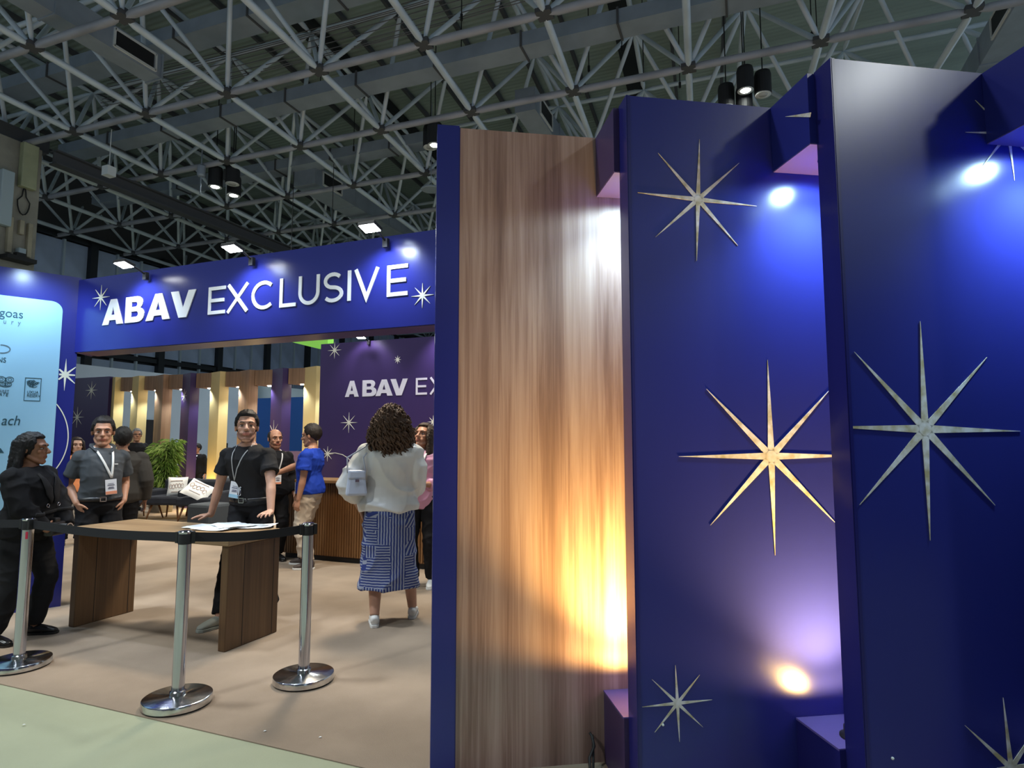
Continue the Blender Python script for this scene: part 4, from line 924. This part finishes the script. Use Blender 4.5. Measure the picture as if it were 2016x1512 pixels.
    if vox < .009:
        for p in me.polygons:
            c = HI @ p.center
            if beard and -.125 < c.z < -.034 and c.y < .012 and abs(c.x) < .075 and c.z > -.108 - c.y * .2 - .01:
                ck = -.052 + .30 * max(0, abs(c.x) - .034) if abs(c.x) > .020 else -.038
                if abs(c.x) > .050: ck = -.030
                if c.z < ck: p.material_index = 2
            if abs(c.x) < .026 * (1 - ((c.z + .0605) / .016) ** 2 if abs(c.z + .0605) < .016 else 0) and abs(c.z + .0605) < .0115 and c.y < -.07: p.material_index = 1
    link('body', me, t)
    # ---- face bits
    for q in (-1, 1):
        e = G(); e.ell((q * .0305, -.0722, .0035), (.0130, .0115, .0062), nu=12, nv=8); obj('eye', e.xform(HF), 'eyewhite', t, True)
        e = G(); e.ell((q * .0305, -.0812, .0038), (.0066, .0040, .0056), nu=10, nv=6); obj('iris', e.xform(HF), 'iris', t, True)
    hc = hair[1]; key = 'hair_%02d' % sd
    M[key] = nmat(key, hc, .58, spec=.3, var=.35, vscale=40, bump=.5, bscale=90, stretch=(1, 1, .25))
    for q in (-1, 1):
        e = G(); e.tube([(q * .014, -.0920, .0225), (q * .026, -.0915, .0290), (q * .040, -.0855, .0300), (q * .053, -.0740, .0235)], [.0025, .0042, .0038, .0015], 6, up=(0, 0, 1)); obj('eyebrow', e.xform(HF), key, t, True)
    # ---- hair
    st = hair[0]; hg = G()
    def cap(front, side, back, th=.012, bald=False, lumps=0.0, wide=0.0):
        nu_, nv_ = 40, 26; vs = []
        for j in range(nv_ + 1):
            tt = math.pi * (.001 + .998 * j / nv_)
            for i in range(nu_):
                ph = 2 * math.pi * i / nu_; dx, dy, dz = math.sin(tt) * math.cos(ph), math.sin(tt) * math.sin(ph), math.cos(tt)
                fr = max(0, -dy / max(1e-3, math.hypot(dx, dy)))        # 1 at face
                zc = .035 + dz * .084
                lim = side + (front - side) * min(1, max(0, (fr - .35) / .35)) if fr > 0 else side + (back - side) * min(1, max(0, -(-dy) / max(1e-3, math.hypot(dx, dy))))
                inside = zc > lim
                if bald and math.hypot(dx, dy) < .80 and zc > .06: inside = False
                if bald and fr > .45: inside = False
                k = th if inside else -.012
                if inside and st == 'short': k += .010 * max(0, dz) ** 2
                k2 = k + (lumps * noise.noise(Vector((dx, dy, dz)) * 9 + Vector((sd, 0, 0))) if inside else 0)
                vs.append((dx * (.074 + k2 + wide), .012 + dy * (.094 + k2), .035 + dz * (.082 + k2 * 1.1)))
        hg.v += vs; fs = [(j * nu_ + i, (j + 1) * nu_ + i, (j + 1) * nu_ + (i + 1) % nu_, j * nu_ + (i + 1) % nu_) for j in range(nv_) for i in range(nu_)]
        hg.f += fs; hg.mi += [0] * len(fs)
    rnd = random.Random(sd * 17)
    if st == 'short': cap(.076, .006, -.058, .013, lumps=.008); hm_ = hg.xform(HF).mesh('hair', key, True)
    elif st == 'bald': cap(.09, -.02, -.04, .007, bald=True); hm_ = hg.xform(HF).mesh('hair', key, True)
    elif st == 'long':
        cap(.078, -.03, -.09, .016, lumps=.004)
        ln = hair[2] if len(hair) > 2 else .30
        for k in range(64):
            swept = len(hair) > 3
            a = rnd.uniform(-.02 * math.pi, .96 * math.pi) if swept else (rnd.uniform(-.12 * math.pi, 1.12 * math.pi) if k % 4 else rnd.choice([rnd.uniform(-.22, -.05), rnd.uniform(1.05, 1.22)]) * math.pi)
            cx, cy = math.cos(a), math.sin(a); l_ = ln * rnd.uniform(.75, 1.05); ww = rnd.uniform(.012, .020); ph = rnd.uniform(0, 6)
            P = [(cx * .050, .012 + cy * .060, .105), (cx * .082, .012 + cy * .102, .055), (cx * .090, .014 + cy * .110, -.03)]
            for q in range(1, 6):
                f = q / 5; P.append((cx * (.092 + .018 * f) + .010 * math.sin(ph + f * 6), .018 + cy * (.108 - .01 * f) + .03 * f, -.03 - l_ * f + .0))
            hg.tube(P, [.006, ww, ww * 1.05, ww, ww, ww * .95, ww * .7, ww * .2], 7)
        hg.xform(HF)
        hm_ = remesh(hg, .0075, [key], 1, wr=.006, wseed=sd, wfreq=55, wdir=(1, 1, .12), name='hair') if vox < .0085 else hg.mesh('hair', key, True)
    elif st == 'curly':
        hg.ell((0, .045, -.01), (.132, .125, .150), nu=28, nv=20); hg.ell((0, .060, -.10), (.150, .105, .12)); hg.ell((0, .022, .055), (.112, .118, .092))
        for k in range(800):
            a = rnd.uniform(0, 2 * math.pi); v_ = rnd.uniform(-1, 1); sq = math.sqrt(1 - v_ * v_)
            zz = -.025 + v_ * .188; wd_ = 1.0 + .16 * (-v_); px, py = math.cos(a) * sq * .146 * wd_, .046 + math.sin(a) * sq * .132
            if py < -.045 and zz > -.14 and zz < .07: continue
            ln = rnd.uniform(.05, .11); rr_ = rnd.uniform(.007, .013); ph = rnd.uniform(0, 6)
            P = [(px * (1 + .10 * math.sin(ph)) + rr_ * math.cos(ph + q * 1.3), py + rr_ * math.sin(ph + q * 1.3), zz - ln * q / 7) for q in range(8)]
            hg.tube(P, [.003, .006, .0075, .0075, .007, .006, .005, .002], 5)
        hg.xform(HF); hm_ = hg.mesh('hair', key, True)
    link('hair', hm_, t)
    # ---- clothes
    def garment(name, kind, mat, sleeve, hem, off=.012, wr=.006, wf=9, neck=1.455, puff=0, wide=0):
        g = G(); torso(g, off + wide, hem, neck, 26, flare=(lambda z: .012 * max(0, (1.02 - z)) / .1) if hem > .85 else None)
        if hem < .84: pass
        for nm in ('R', 'L'):
            S, E, W = shp[nm], elb[nm], wr_[nm]; ar = s * (1 + (g_ - 1) * .6); pts = [S + (NB - S) * .35 - V_(0, 0, .028), S - V_(0, 0, .004), S.lerp(E, .35)]; rad = [.046 * s + off * .6, .049 * ar + off * .9, .050 * ar + off * 1.4 + puff * .5]
            if sleeve <= 1: pts += [S.lerp(E, sleeve * .8), S.lerp(E, sleeve)]; rad += [.050 * ar + off * 1.8 + puff, .049 * ar + off * 2.1 + puff]
            else:
                pts += [S.lerp(E, .75), E, E.lerp(W, .4), E.lerp(W, (sleeve - 1))]
                rad += [.047 * ar + off * 1.4 + puff, .043 * ar + off * 1.5 + puff * 1.3, .040 * ar + off * 1.3 + puff * 1.2, .032 * s + off * (1 if puff else 1.2)]
            g.tube(pts, rad, 14); g.ell(S - V_(0, 0, .004), .050 * ar + off * 1.25)
        me = remesh(g, vox, [mat], 4, wr=wr, wseed=sd, wfreq=wf, name=name); return link(name, me, t)
    tops = {}
    if top:
        tops['o'] = garment(top.get('name', 'shirt'), None, top['mat'], top.get('sleeve', .5), top.get('hem', .93), top.get('off', .012), top.get('wr', .006), top.get('wf', 9), top.get('neck', 1.455), top.get('puff', 0), top.get('wide', 0))
        dg = bpy.context.evaluated_depsgraph_get(); dg.update()
        bvh = bvhtree.BVHTree.FromPolygons([v.co for v in tops['o'].data.vertices], [tuple(p.vertices) for p in tops['o'].data.polygons])
    def front(x, z, back=False):
        """point on the garment surface straight in front of (x,z)"""
        r0 = Vector((x, 1.5 if back else -1.5, z)); hit = bvh.ray_cast(r0, Vector((0, -1 if back else 1, 0)))
        return hit[0] if hit[0] is not None else Vector((x, -.13 * s, z))
    if bottom and bottom['kind'] == 'trousers':
        g = G(); torso(g, .009, .83, bottom.get('waist', 1.0), 24); of = bottom.get('off', .016)
        for nm in ('R', 'L'):
            H_, K, A = hip[nm], knee[nm], ank[nm]; lr = s * (1 + (g_ - 1) * .7)
            end = K.lerp(A, bottom.get('len', .97))
            g.tube([H_ + V_(0, 0, .05), H_.lerp(K, .25), H_.lerp(K, .65), K, K.lerp(A, .35), K.lerp(A, .7), end], [.088 * lr + of * .7, .084 * lr + of * .8, .070 * lr + of, .058 * lr + of, .056 * lr + of, .047 * lr + of * 1.2, .045 * s + of], 16)
        link('trousers', remesh(g, vox, [bottom['mat']], 4, wr=bottom.get('wr', .007), wseed=sd + 40, wfreq=8, wdir=(.6, .6, 1.3), name='trousers'), t)
    if bottom and bottom['kind'] == 'skirt':
        g = G(); zs = [1.04, .98, .90, .80, .62, .45, bottom['hem']]; rx = [.150, .175, .195, .205, .205, .215, .235]; ry = [.115, .135, .150, .150, .145, .150, .160]
        g.tube([V_(bottom.get('sx', 0) * (1.04 - z), 0, z) for z in zs], [(a * s * g_ * .93, b * s * g_) for a, b in zip(rx, ry)], 30)
        link('skirt', remesh(g, vox, [bottom['mat']], 4, wr=.016, wseed=3, wfreq=4.0, wdir=(1, 1, .15), name='skirt'), t)
    if belt:
        z = belt.get('z', .985); zs = [q[0] for q in sec]; rx, ry, cy = [np.interp(z, zs, [q[k] for q in sec]) for k in (1, 2, 3)]
        be = 1 + (belly * 2.2 if z > .98 else 0); g = G(); n = 36
        for dz, o_ in ((-.018, .0175), (.018, .0175), (.018, .021), (-.018, .021)):
            for k in range(n):
                a = 2 * math.pi * k / n; g.v.append(tuple(U(V_((rx * g_) * math.cos(a), cy + (ry * g_ * be) * math.sin(a), z)) + Vector((o_ * math.cos(a), o_ * math.sin(a), dz * s))))
        g.f = [(a * n + k, a * n + (k + 1) % n, ((a + 1) % 4) * n + (k + 1) % n, ((a + 1) % 4) * n + k) for a in range(4) for k in range(n)]; g.mi = [0] * len(g.f)
        obj('belt', g, 'leather', t, True)
        c = U(V_(0, cy - ry * g_ * be, z)) + Vector((0, -.024, 0)); g = G()
        for dx, dz, w_, h_ in ((0, .019, .048, .006), (0, -.019, .048, .006), (-.022, 0, .006, .044), (.022, 0, .006, .044)): g.box(c + Vector((dx, 0, dz)), (w_, .006, h_))
        obj('buckle', g, 'chrome', t)
    if shoes:
        for nm in ('R', 'L'):
            fa = ft[nm][2]; lift = ft[nm][3] if len(ft[nm]) > 3 else 0; A = ank[nm]; base = Matrix.Translation((A.x, A.y, 0)) @ Matrix.Rotation(R(fa), 4, 'Z') @ Matrix.Scale(s * shoes.get('s', 1), 4) @ Matrix.Rotation(R(-lift), 4, 'X')
            root = empty('shoe', (0, 0, 0)); root.parent = t
            g = G(); g.tube([(0, .062, .050), (0, .050, .052), (0, .0, .056), (0, -.06, .050), (0, -.12, .040), (0, -.168, .030), (0, -.188, .026)], [(.018, .026), (.034, .036), (.037, .044), (.040, .036), (.044, .027), (.036, .019), (.014, .010)], 16, up=(0, 0, 1))
            if shoes.get('collar', True): g.tube([(0, .015, .06), (0, .018, .10)], [(.036, .045), (.034, .043)], 14)
            o = link('upper', remesh(g, .006, [shoes['mat']], 3, name='upper'), root); o.data.transform(base)
            g = G(); ol = [(.033, .045), (.036, .0), (.038, -.05), (.046, -.11), (.040, -.165), (.020, -.192), (-.014, -.192), (-.038, -.165), (-.044, -.11), (-.037, -.05), (-.035, .0), (-.032, .045), (-.018, .068), (.018, .068)]
            g.prism([(x * 1.02, y) for x, y in ol], 0.0, .022); obj('sole', g.xform(base), shoes.get('sole', shoes['mat']), root, bevel=.003)
            if shoes.get('laces'):
                g = G()
                for k in range(4): g.tube([(-.024, -.03 - k * .022, .083 - k * .008), (0, -.036 - k * .022, .090 - k * .008), (.024, -.03 - k * .022, .083 - k * .008)], .0035, 5, up=(0, 0, 1))
                obj('laces', g.xform(base), shoes['laces'], root, True)
    # frame of reference for accessories
    return dict(t=t, s=s, U=U, V=V_, front=front if top else None, HF=HF, shp=shp, elb=elb, wr=wr_, NB=NB, key=key, sec=sec, hip=hip)
def lanyard(P, mat='strap', drop=1.10, badge=True, x=0.0, wide=.008, size=(.088, .125), rot=0, accent='badge_orange'):
    s, t, f = P['s'], P['t'], P['front']; e = P['U'](P['V'](x, -.1, drop))
    for q in (-1, 1):
        a = P['U'](P['V'](q * .062, .03, 1.478)); pts = [a, P['U'](P['V'](q * .072, -.03, 1.462))]
        for k in range(1, 9):
            u = k / 8; p = P['U'](P['V'](q * .070 * (1 - u) + x * u, -.1, 1.44 * (1 - u) + drop * u)); h = f(p.x, p.z); pts.append(h + Vector((0, -.011 + .005 * u, .004 * (1 - u))))
        g = G(); g.tube(pts, [(wide, .0015)] * len(pts), 6, up=(0, 1, 0)); obj('lanyard', g, mat, t, True)
    if badge:
        h = f(e.x, e.z - size[1] * s * .5); c = Vector((e.x, h.y - .012, e.z - size[1] * .5 - .012)); rm = Matrix.Translation(c) @ Matrix.Rotation(R(rot), 4, 'Y')
        g = G(); g.box((0, 0, 0), (size[0], .004, size[1])); o = obj('badge', g.xform(rm), 'badge_white', t)
        b = G(); b.box((0, -.003, size[1] * -.38), (size[0] * .98, .002, size[1] * .2)); obj('badge_band', b.xform(rm), accent, t)
        b = G()
        for k, (w_, z_) in enumerate(((.5, .22), (.62, .12), (.45, -.02), (.55, -.10))): b.box((0, -.0032, size[1] * z_), (size[0] * w_, .001, size[1] * (.05 if k else .03)))
        obj('badge_print', b.xform(rm), 'print_grey', t)
M['leather'] = nmat('leather_black', (.018, .017, .018), .35); M['strap'] = nmat('strap_white', (.62, .62, .62), .7); M['strap_grey'] = nmat('strap_grey', (.36, .37, .38), .7)
M['badge_white'] = nmat('badge_white', (.74, .76, .82), .35); M['badge_orange'] = nmat('badge_orange', (.75, .30, .18), .4); M['badge_blue'] = nmat('badge_blue', (.30, .52, .68), .4); M['print_grey'] = nmat('print_grey', (.12, .12, .18), .5)
M['blk'] = nmat('black_cotton', (.014, .014, .016), .85, spec=.25, bump=.1, bscale=300); M['blk2'] = nmat('black_wool', (.010, .010, .012), .9, spec=.2)
M['blktrs'] = nmat('black_trousers', (.011, .011, .013), .85, spec=.2)
M['polo'] = nmat('charcoal_polo', (.060, .066, .074), .85, spec=.2, bump=.1, bscale=300); M['suit'] = nmat('grey_suit', (.052, .047, .042), .9, spec=.2, bump=.1, bscale=400)
M['bluetee'] = nmat('blue_cotton', (.012, .045, .36), .8, spec=.2); M['chino'] = nmat('beige_chino', (.52, .43, .34), .85, var=.05, vscale=10)
M['satin'] = nmat('white_satin', (.74, .74, .72), .33, spec=.6, var=.05, vscale=4); M['pinkt'] = nmat('pink_satin', (.62, .30, .44), .42)
M['orange'] = nmat('orange_cloth', (.85, .28, .10), .8); M['shoeblk'] = nmat('shoe_black', (.012, .012, .013), .25); M['shoewht'] = nmat('shoe_white', (.72, .72, .70), .5); M['shoegry'] = nmat('shoe_grey', (.34, .36, .32), .6)
M['shoebrn'] = nmat('shoe_brown', (.07, .052, .045), .7); M['teal'] = nmat('teal_cloth', (.02, .50, .48), .5)
def skirtmat():
    m = bpy.data.materials.new('blue_lined_skirt'); m.use_nodes = True; nt = m.node_tree; b = nt.nodes['Principled BSDF']; b.inputs['Roughness'].default_value = .8
    tc = nt.nodes.new('ShaderNodeTexCoord')
    vo = nt.nodes.new('ShaderNodeTexVoronoi'); vo.inputs['Scale'].default_value = 9; vo.distance = 'CHEBYCHEV'; vo.inputs['Randomness'].default_value = .55
    nt.links.new(tc.outputs['Object'], vo.inputs['Vector'])
    sx = nt.nodes.new('ShaderNodeSeparateColor'); nt.links.new(vo.outputs['Color'], sx.inputs[0])
    def wave(dirn, sc):
        w_ = nt.nodes.new('ShaderNodeTexWave'); w_.wave_type = 'BANDS'; w_.bands_direction = dirn; w_.inputs['Scale'].default_value = sc; w_.inputs['Distortion'].default_value = .9; w_.inputs['Detail'].default_value = 1; w_.inputs['Detail Scale'].default_value = 2
        nt.links.new(tc.outputs['Object'], w_.inputs['Vector']); return w_
    wz, wx, wd = wave('Z', 15), wave('X', 14), wave('DIAGONAL', 11)
    g1 = nt.nodes.new('ShaderNodeMath'); g1.operation = 'GREATER_THAN'; g1.inputs[1].default_value = .55; nt.links.new(sx.outputs[0], g1.inputs[0])
    g2 = nt.nodes.new('ShaderNodeMath'); g2.operation = 'GREATER_THAN'; g2.inputs[1].default_value = .75; nt.links.new(sx.outputs[1], g2.inputs[0])
    m1 = nt.nodes.new('ShaderNodeMix'); nt.links.new(g1.outputs[0], m1.inputs[0]); nt.links.new(wz.outputs['Fac'], m1.inputs[2]); nt.links.new(wx.outputs['Fac'], m1.inputs[3])
    m2 = nt.nodes.new('ShaderNodeMix'); nt.links.new(g2.outputs[0], m2.inputs[0]); nt.links.new(m1.outputs[0], m2.inputs[2]); nt.links.new(wd.outputs['Fac'], m2.inputs[3])
    cr = nt.nodes.new('ShaderNodeValToRGB'); cr.color_ramp.elements[0].position = .50; cr.color_ramp.elements[0].color = (.020, .040, .20, 1); cr.color_ramp.elements[1].position = .66; cr.color_ramp.elements[1].color = (.32, .36, .47, 1)
    nt.links.new(m2.outputs[0], cr.inputs[0]); nt.links.new(cr.outputs[0], b.inputs['Base Color']); return m
M['skirt'] = skirtmat()
TR = lambda mat, **k: dict(kind='trousers', mat=mat, **k)
# --- man in black T-shirt leaning on the table
P = person('man in a black T-shirt with a white badge leaning both hands on the wooden table', (-4.05, 4.16, 0), R(10), 1.71, 'fair', dict(name='t_shirt', mat='blk', sleeve=.62, hem=.95, off=.014, wr=.007), TR('blktrs'), dict(mat='shoegry', sole='shoegry', laces='white'),
    ('short', (.012, .009, .008)), hands={'R': (-4.36, 4.02, .80), 'L': (-3.60, 3.915, .81), 'Rdir': (-.75, -.65, -.10), 'Ldir': (.35, -.95, -.05), 'Rpalm': (0, 0, -1), 'Lpalm': (0, 0, -1), 'Rthumb': (.6, -.8, 0), 'Lthumb': (-1, -.3, 0), 'Rcurl': 10, 'Lcurl': 16, 'Rspread': 14, 'Lspread': 16},
    feet={'R': (.02, -.42, -20), 'L': (.20, .02, 15)}, lean=11, head=(33, -8, 0), girth=1.02, sh=1.10, vox=.007, belt=dict(z=.985), poles={'R': (-.6, .8, 0), 'L': (.7, .7, 0)}, beard=True)
lanyard(P, 'strap_grey', 1.17, True, -.06, .005, (.092, .135), 8, 'badge_blue')
h = P['front'](-.01, 1.0); g = G(); g.tube([(h.x - .015, h.y - .02, 1.00), (h.x - .02, h.y - .02, 1.06), (h.x + .01, h.y - .02, 1.07), (h.x + .012, h.y - .02, 1.0), (h.x - .015, h.y - .02, .985)], .004, 6); obj('carabiner', g, 'chrome', P['t'], True)
# --- man in grey polo
P = person('man in a charcoal polo with a white lanyard badge behind the table', (-5.60, 3.92, 0), R(66), 1.665, 'tan', dict(name='polo_shirt', mat='polo', sleeve=.68, hem=.97, off=.015, wr=.006), TR('blktrs'), dict(mat='shoeblk'),
    ('short', (.016, .013, .013)), hands={'world': False, 'R': (-.190, -.050, .945), 'L': (.190, -.050, .945), 'Rdir': (.42, -.12, -.9), 'Ldir': (-.42, -.12, -.9), 'Rcurl': 30, 'Lcurl': 30}, lean=-2, head=(-12, 0, 0), girth=1.04, sh=.96, belly=.035, vox=.008, belt=dict(z=.975), poles={'R': (-.35, 1, 0), 'L': (.35, 1, 0)})
lanyard(P, 'strap', 1.17, True, .055, .010, (.088, .135), -5, 'badge_orange')
g = G(); s = P['s']
for q in (-1, 1):
    pts = [P['U'](P['V'](q * .02, .075, 1.485)), P['U'](P['V'](q * .072, .045, 1.485)), P['U'](P['V'](q * .082, -.01, 1.465)), P['U'](P['V'](q * .060, -.07, 1.435)), P['U'](P['V'](q * .035, -.108, 1.395))]
    g.tube(pts, [(.006, .026), (.006, .030), (.006, .032), (.006, .032), (.006, .012)], 8, up=(q, -.2, .3))
obj('collar', g, 'polo', P['t'], True)
h = P['front'](.085, 1.24); g = G(); g.box((h.x, h.y - .003, h.z), (.035, .003, .012)); obj('chest_mark', g, 'strap', P['t'])
# --- woman in black at left
P = person('woman with long black hair in a black jacket and trousers beside the sponsor wall', (-5.09, 3.02, 0), R(112), 1.51, 'brown', dict(name='jacket', mat='blk2', sleeve=1.92, hem=.80, off=.024, wr=.010, wf=8, wide=.004), TR('blktrs', off=.016), dict(mat='shoeblk'),
    ('long', (.008, .007, .008), .36, 'swept'), hands={'world': False, 'R': (-.10, -.25, .93), 'L': (.12, -.26, .92), 'Rdir': (.65, .3, 0), 'Ldir': (.2, .6, 0), 'Rcurl': 35, 'Lcurl': 35}, feet={'R': (-.16, .06, -12), 'L': (.13, -.06, 12)}, head=(14, -2, 0), girth=1.20, sh=.96, belly=.035, hipw=1.06, vox=.0078, poles={'R': (-1, .5, 0), 'L': (1, .4, 0)})
s = P['s']; g = G()
pts = []
for k in range(25):
    a = -math.pi * 1.0 * k / 24; p = P['V'](.22 * math.cos(a), -.5 * abs(math.sin(a)), 1.07 - .01 * math.sin(a * 2)); h = P['front'](p.x * .98, p.z); pts.append(Vector((h.x, h.y - .006, h.z)))
g.tube(pts[1:-1], [(.006, .014)] * 23, 8, up=(0, 0, 1)); obj('waist_tie', g, 'blk', P['t'], True)
for x in (-.045, .075):
    h = P['front'](x, 1.105 * s * 1.02); g = G(); n = 14; g.tube([(h.x + .013 * math.cos(2 * math.pi * k / n), h.y - .012, h.z + .013 * math.sin(2 * math.pi * k / n)) for k in range(n + 1)], .0028, 6); obj('eyelet', g, 'chrome', P['t'], True)
for q in (-1, 1):
    g = G(); hp = [P['front'](q * (.060 - .045 * k / 6) * 1.2, (1.40 - .26 * k / 6) * s) for k in range(7)]
    g.tube([h + Vector((0, -.008, 0)) for h in hp], [(.010, .004), (.022, .005), (.030, .005), (.036, .005), (.034, .005), (.022, .005), (.006, .004)], 8, up=(0, 1, 0)); obj('lapel', g, 'blk', P['t'], True)
e = G(); e.ell(P['HF'] @ Vector((.083, .008, -.030)), .006); obj('earring', e, 'chrome', P['t'], True)
# camera bag in her hands
t = empty('camera', (-4.90, 3.10, .80), R(112)); tag(t, 'black camera with chrome rim held low by the woman in black', 'camera')
g = G(); g.box((0, 0, 0), (.14, .07, .10)); g.box((0, -.0, .06), (.06, .05, .04)); obj('body', g, 'leather', t, bevel=.012)
g = G(); g.lathe([(0, 0), (.036, 0), (.038, .05), (.033, .085), (.0, .085)], 20); g.xform(Matrix.Translation((0, -.03, 0)) @ Matrix.Rotation(R(90), 4, 'X')); obj('lens', g, 'black', t, auto=True)
g = G(); g.lathe([(.036, 0), (.041, 0), (.041, .008), (.036, .008)], 20); g.xform(Matrix.Translation((0, -.105, 0)) @ Matrix.Rotation(R(90), 4, 'X')); obj('lens_ring', g, 'chrome', t)
# --- woman in white blouse from behind
P = person('woman with brown curly hair, white satin blouse and blue patterned skirt', (-2.815, 4.39, 0), R(211), 1.72, 'fair', dict(name='blouse', mat='satin', sleeve=1.62, hem=.90, off=.028, wr=.019, wf=4, puff=.016, wide=.004), dict(kind='skirt', mat='skirt', hem=.28), dict(mat='shoewht', laces='strap', collar=False),
    ('curly', (.095, .055, .034)), hands={'world': False, 'R': (-.12, -.28, 1.08), 'L': (.235, -.06, .90), 'Lcurl': 30}, feet={'R': (-.20, -.14, -5, 0), 'L': (.10, .06, 4, 0)}, head=(0, -4, 0), girth=1.12, sh=1.02, hipw=1.12, vox=.0078, poles={'R': (-.35, 1, -.3), 'L': (1, .5, -.2)})
s = P['s']
# handbag hanging at her left hip (screen left)
t = empty('handbag', (-2.95, 4.12, 1.02), R(222)); tag(t, 'pale blue-white shoulder bag hanging at the side of the curly-haired woman', 'handbag')
g = G(); g.prism([(-.085, -.04), (.085, -.04), (.085, .04), (-.085, .04)], 0, .001); g = G()
g.add([(-.085, -.04, 0), (.085, -.04, 0), (.085, .04, 0), (-.085, .04, 0), (-.06, -.022, .20), (.06, -.022, .20), (.06, .022, .20), (-.06, .022, .20)], [(3, 2, 1, 0), (4, 5, 6, 7), (0, 1, 5, 4), (1, 2, 6, 5), (2, 3, 7, 6), (3, 0, 4, 7)]); M['bag'] = nmat('bag_pale', (.55, .60, .72), .35)
obj('bag_body', g, 'bag', t, bevel=.02)
g = G(); g.box((0, .0, .165), (.135, .075, .07)); obj('flap', g, 'bag', t, bevel=.015)
g = G(); g.box((0, .046, .12), (.03, .012, .02)); obj('clasp', g, 'chrome', t)
shw = P['t'].matrix_basis @ P['shp']['L']; lw = Matrix.Translation((-2.95, 4.12, 1.02)) @ Matrix.Rotation(R(222), 4, 'Z'); li = lw.inverted(); tp = li @ (shw + Vector((.03, -.03, .085)))
g = G(); g.tube([(-.07, 0, .18), (-.05, -.015, .30), tp + Vector((-.02, 0, -.04)), tp, tp + Vector((.03, .04, -.03)), (.08, .05, .30), (.07, 0, .18)], [(.006, .003)] * 7, 6); obj('shoulder_strap', g, 'bag', t, True)
# --- man in blue T-shirt
P = person('dark-haired man in a blue T-shirt and beige trousers gesturing at the counter', (-4.86, 5.90, 0), R(-72), 1.64, 'tan', dict(name='t_shirt', mat='bluetee', sleeve=.66, hem=.90, off=.018, wr=.008), TR('chino', off=.022, wr=.010), dict(mat='shoebrn', sole='shoewht', laces='white'),
    ('short', (.016, .011, .009)), hands={'world': False, 'L': (.25, -.05, .84), 'R': (-.10, -.48, 1.14), 'Rcurl': 30, 'Lcurl': 35}, feet={'R': (-.15, -.16, -10), 'L': (.12, .02, 8)}, head=(-5, 3, 0), girth=1.12, sh=1.0, belly=.03, vox=.008)
lanyard(P, 'strap', 1.05, True, 0.03, .009, (.085, .13), 0, 'badge_blue')
# --- bald man
P = person('balding bearded man in black talking to the man in the blue T-shirt', (-5.52, 6.02, 0), R(62), 1.60, 'tan', dict(name='jacket', mat='blk2', sleeve=1.9, hem=.86, off=.018, wr=.006), TR('blktrs'), dict(mat='shoeblk'), ('bald', (.02, .016, .015)),
    hands={'world': False, 'R': (-.26, -.02, .84), 'L': (.25, -.08, .88)}, head=(0, -3, 0), girth=1.12, vox=.0088, beard=True)
lanyard(P, 'strap', 1.15, True, 0, .008, (.08, .11))
# --- suited man from behind
P = person('man in a dark grey suit seen from behind the man in the grey polo', (-6.54, 4.80, 0), R(236), 1.60, 'tan', dict(name='suit_jacket', mat='suit', sleeve=1.92, hem=.84, off=.024, wr=.005, wf=5, wide=.006), TR('blktrs'), dict(mat='shoeblk'), ('short', (.02, .018, .018)),
    head=(0, -14, 0), girth=1.22, sh=1.05, lean=6, vox=.0085)
# --- woman in pink
P = person('woman in a pink top with long hair, looking down beside the blue pilaster', (-3.17, 5.55, 0), R(14), 1.63, 'tan', dict(name='jacket', mat='pinkt', sleeve=1.6, hem=.80, off=.018, wr=.008, wf=7), TR('blktrs'), dict(mat='shoewht', laces='strap'), ('long', (.045, .028, .018), .26),
    hands={'world': False, 'R': (-.07, -.24, 1.10), 'L': (.08, -.25, 1.10), 'Rdir': (.9, -.3, 0), 'Ldir': (-.9, .0, 0), 'Rcurl': 40, 'Lcurl': 40}, head=(-18, -16, 0), girth=1.05, vox=.008)
lanyard(P, 'strap', 1.16, False)
g = G(); g.tube([(0, 0, .40), (.02, 0, .3), (-.01, .02, .15), (.02, .0, 0)], [(.03, .02), (.055, .025), (.07, .03), (.03, .02)], 14); o = link('tote_bag', remesh(g, .008, ['teal'], 2, wr=.01, wfreq=12, name='tote_bag')); o.location = (-3.27, 5.26, .82); tag(o, 'turquoise bag hanging in front of the woman in pink', 'bag')
# --- far people
P = person('far man in a black suit and white shirt beside the glowing cream fin', (-11.98, 10.6, 0), R(30), 1.385, 'tan', dict(name='suit_jacket', mat='blk2', sleeve=1.92, hem=.84, off=.022, wr=.004), TR('blktrs'), dict(mat='shoeblk'), ('short', (.015, .012, .012)), head=(-35, 0, 0), vox=.012, girth=1.05)
g = G(); g.tube([P['front'](0, z * P['s']) + Vector((0, -.004, 0)) for z in (1.42, 1.30, 1.20)], [(.045, .006), (.028, .006), (.008, .005)], 8); obj('shirt_front', g, 'strap', P['t'], True)
P = person('grey-haired man in black glimpsed behind the shoulder of the grey suit', (-12.12, 9.2, 0), R(80), 1.70, 'tan', dict(name='jacket', mat='blk2', sleeve=1.92, hem=.84, off=.022, wr=.004), TR('blktrs'), dict(mat='shoeblk'), ('short', (.25, .25, .25)), head=(-20, -8, 0), vox=.012, girth=1.1)
e = G(); e.tube([(-.072, -.02, .008), (-.06, -.088, .008), (0, -.100, .008), (.06, -.088, .008), (.072, -.02, .008)], .003, 6, up=(0, 0, 1)); obj('glasses', e.xform(P['HF']), 'black', P['t'], True)
P = person('woman in orange glimpsed between the sponsor wall and the man in the polo', (-9.02, 5.93, 0), R(60), 1.50, 'fair', dict(name='blouse', mat='orange', sleeve=1.3, hem=.86, off=.016, wr=.005), TR('blktrs'), dict(mat='shoeblk'), ('long', (.02, .012, .01), .12), head=(10, -5, 0), vox=.012)
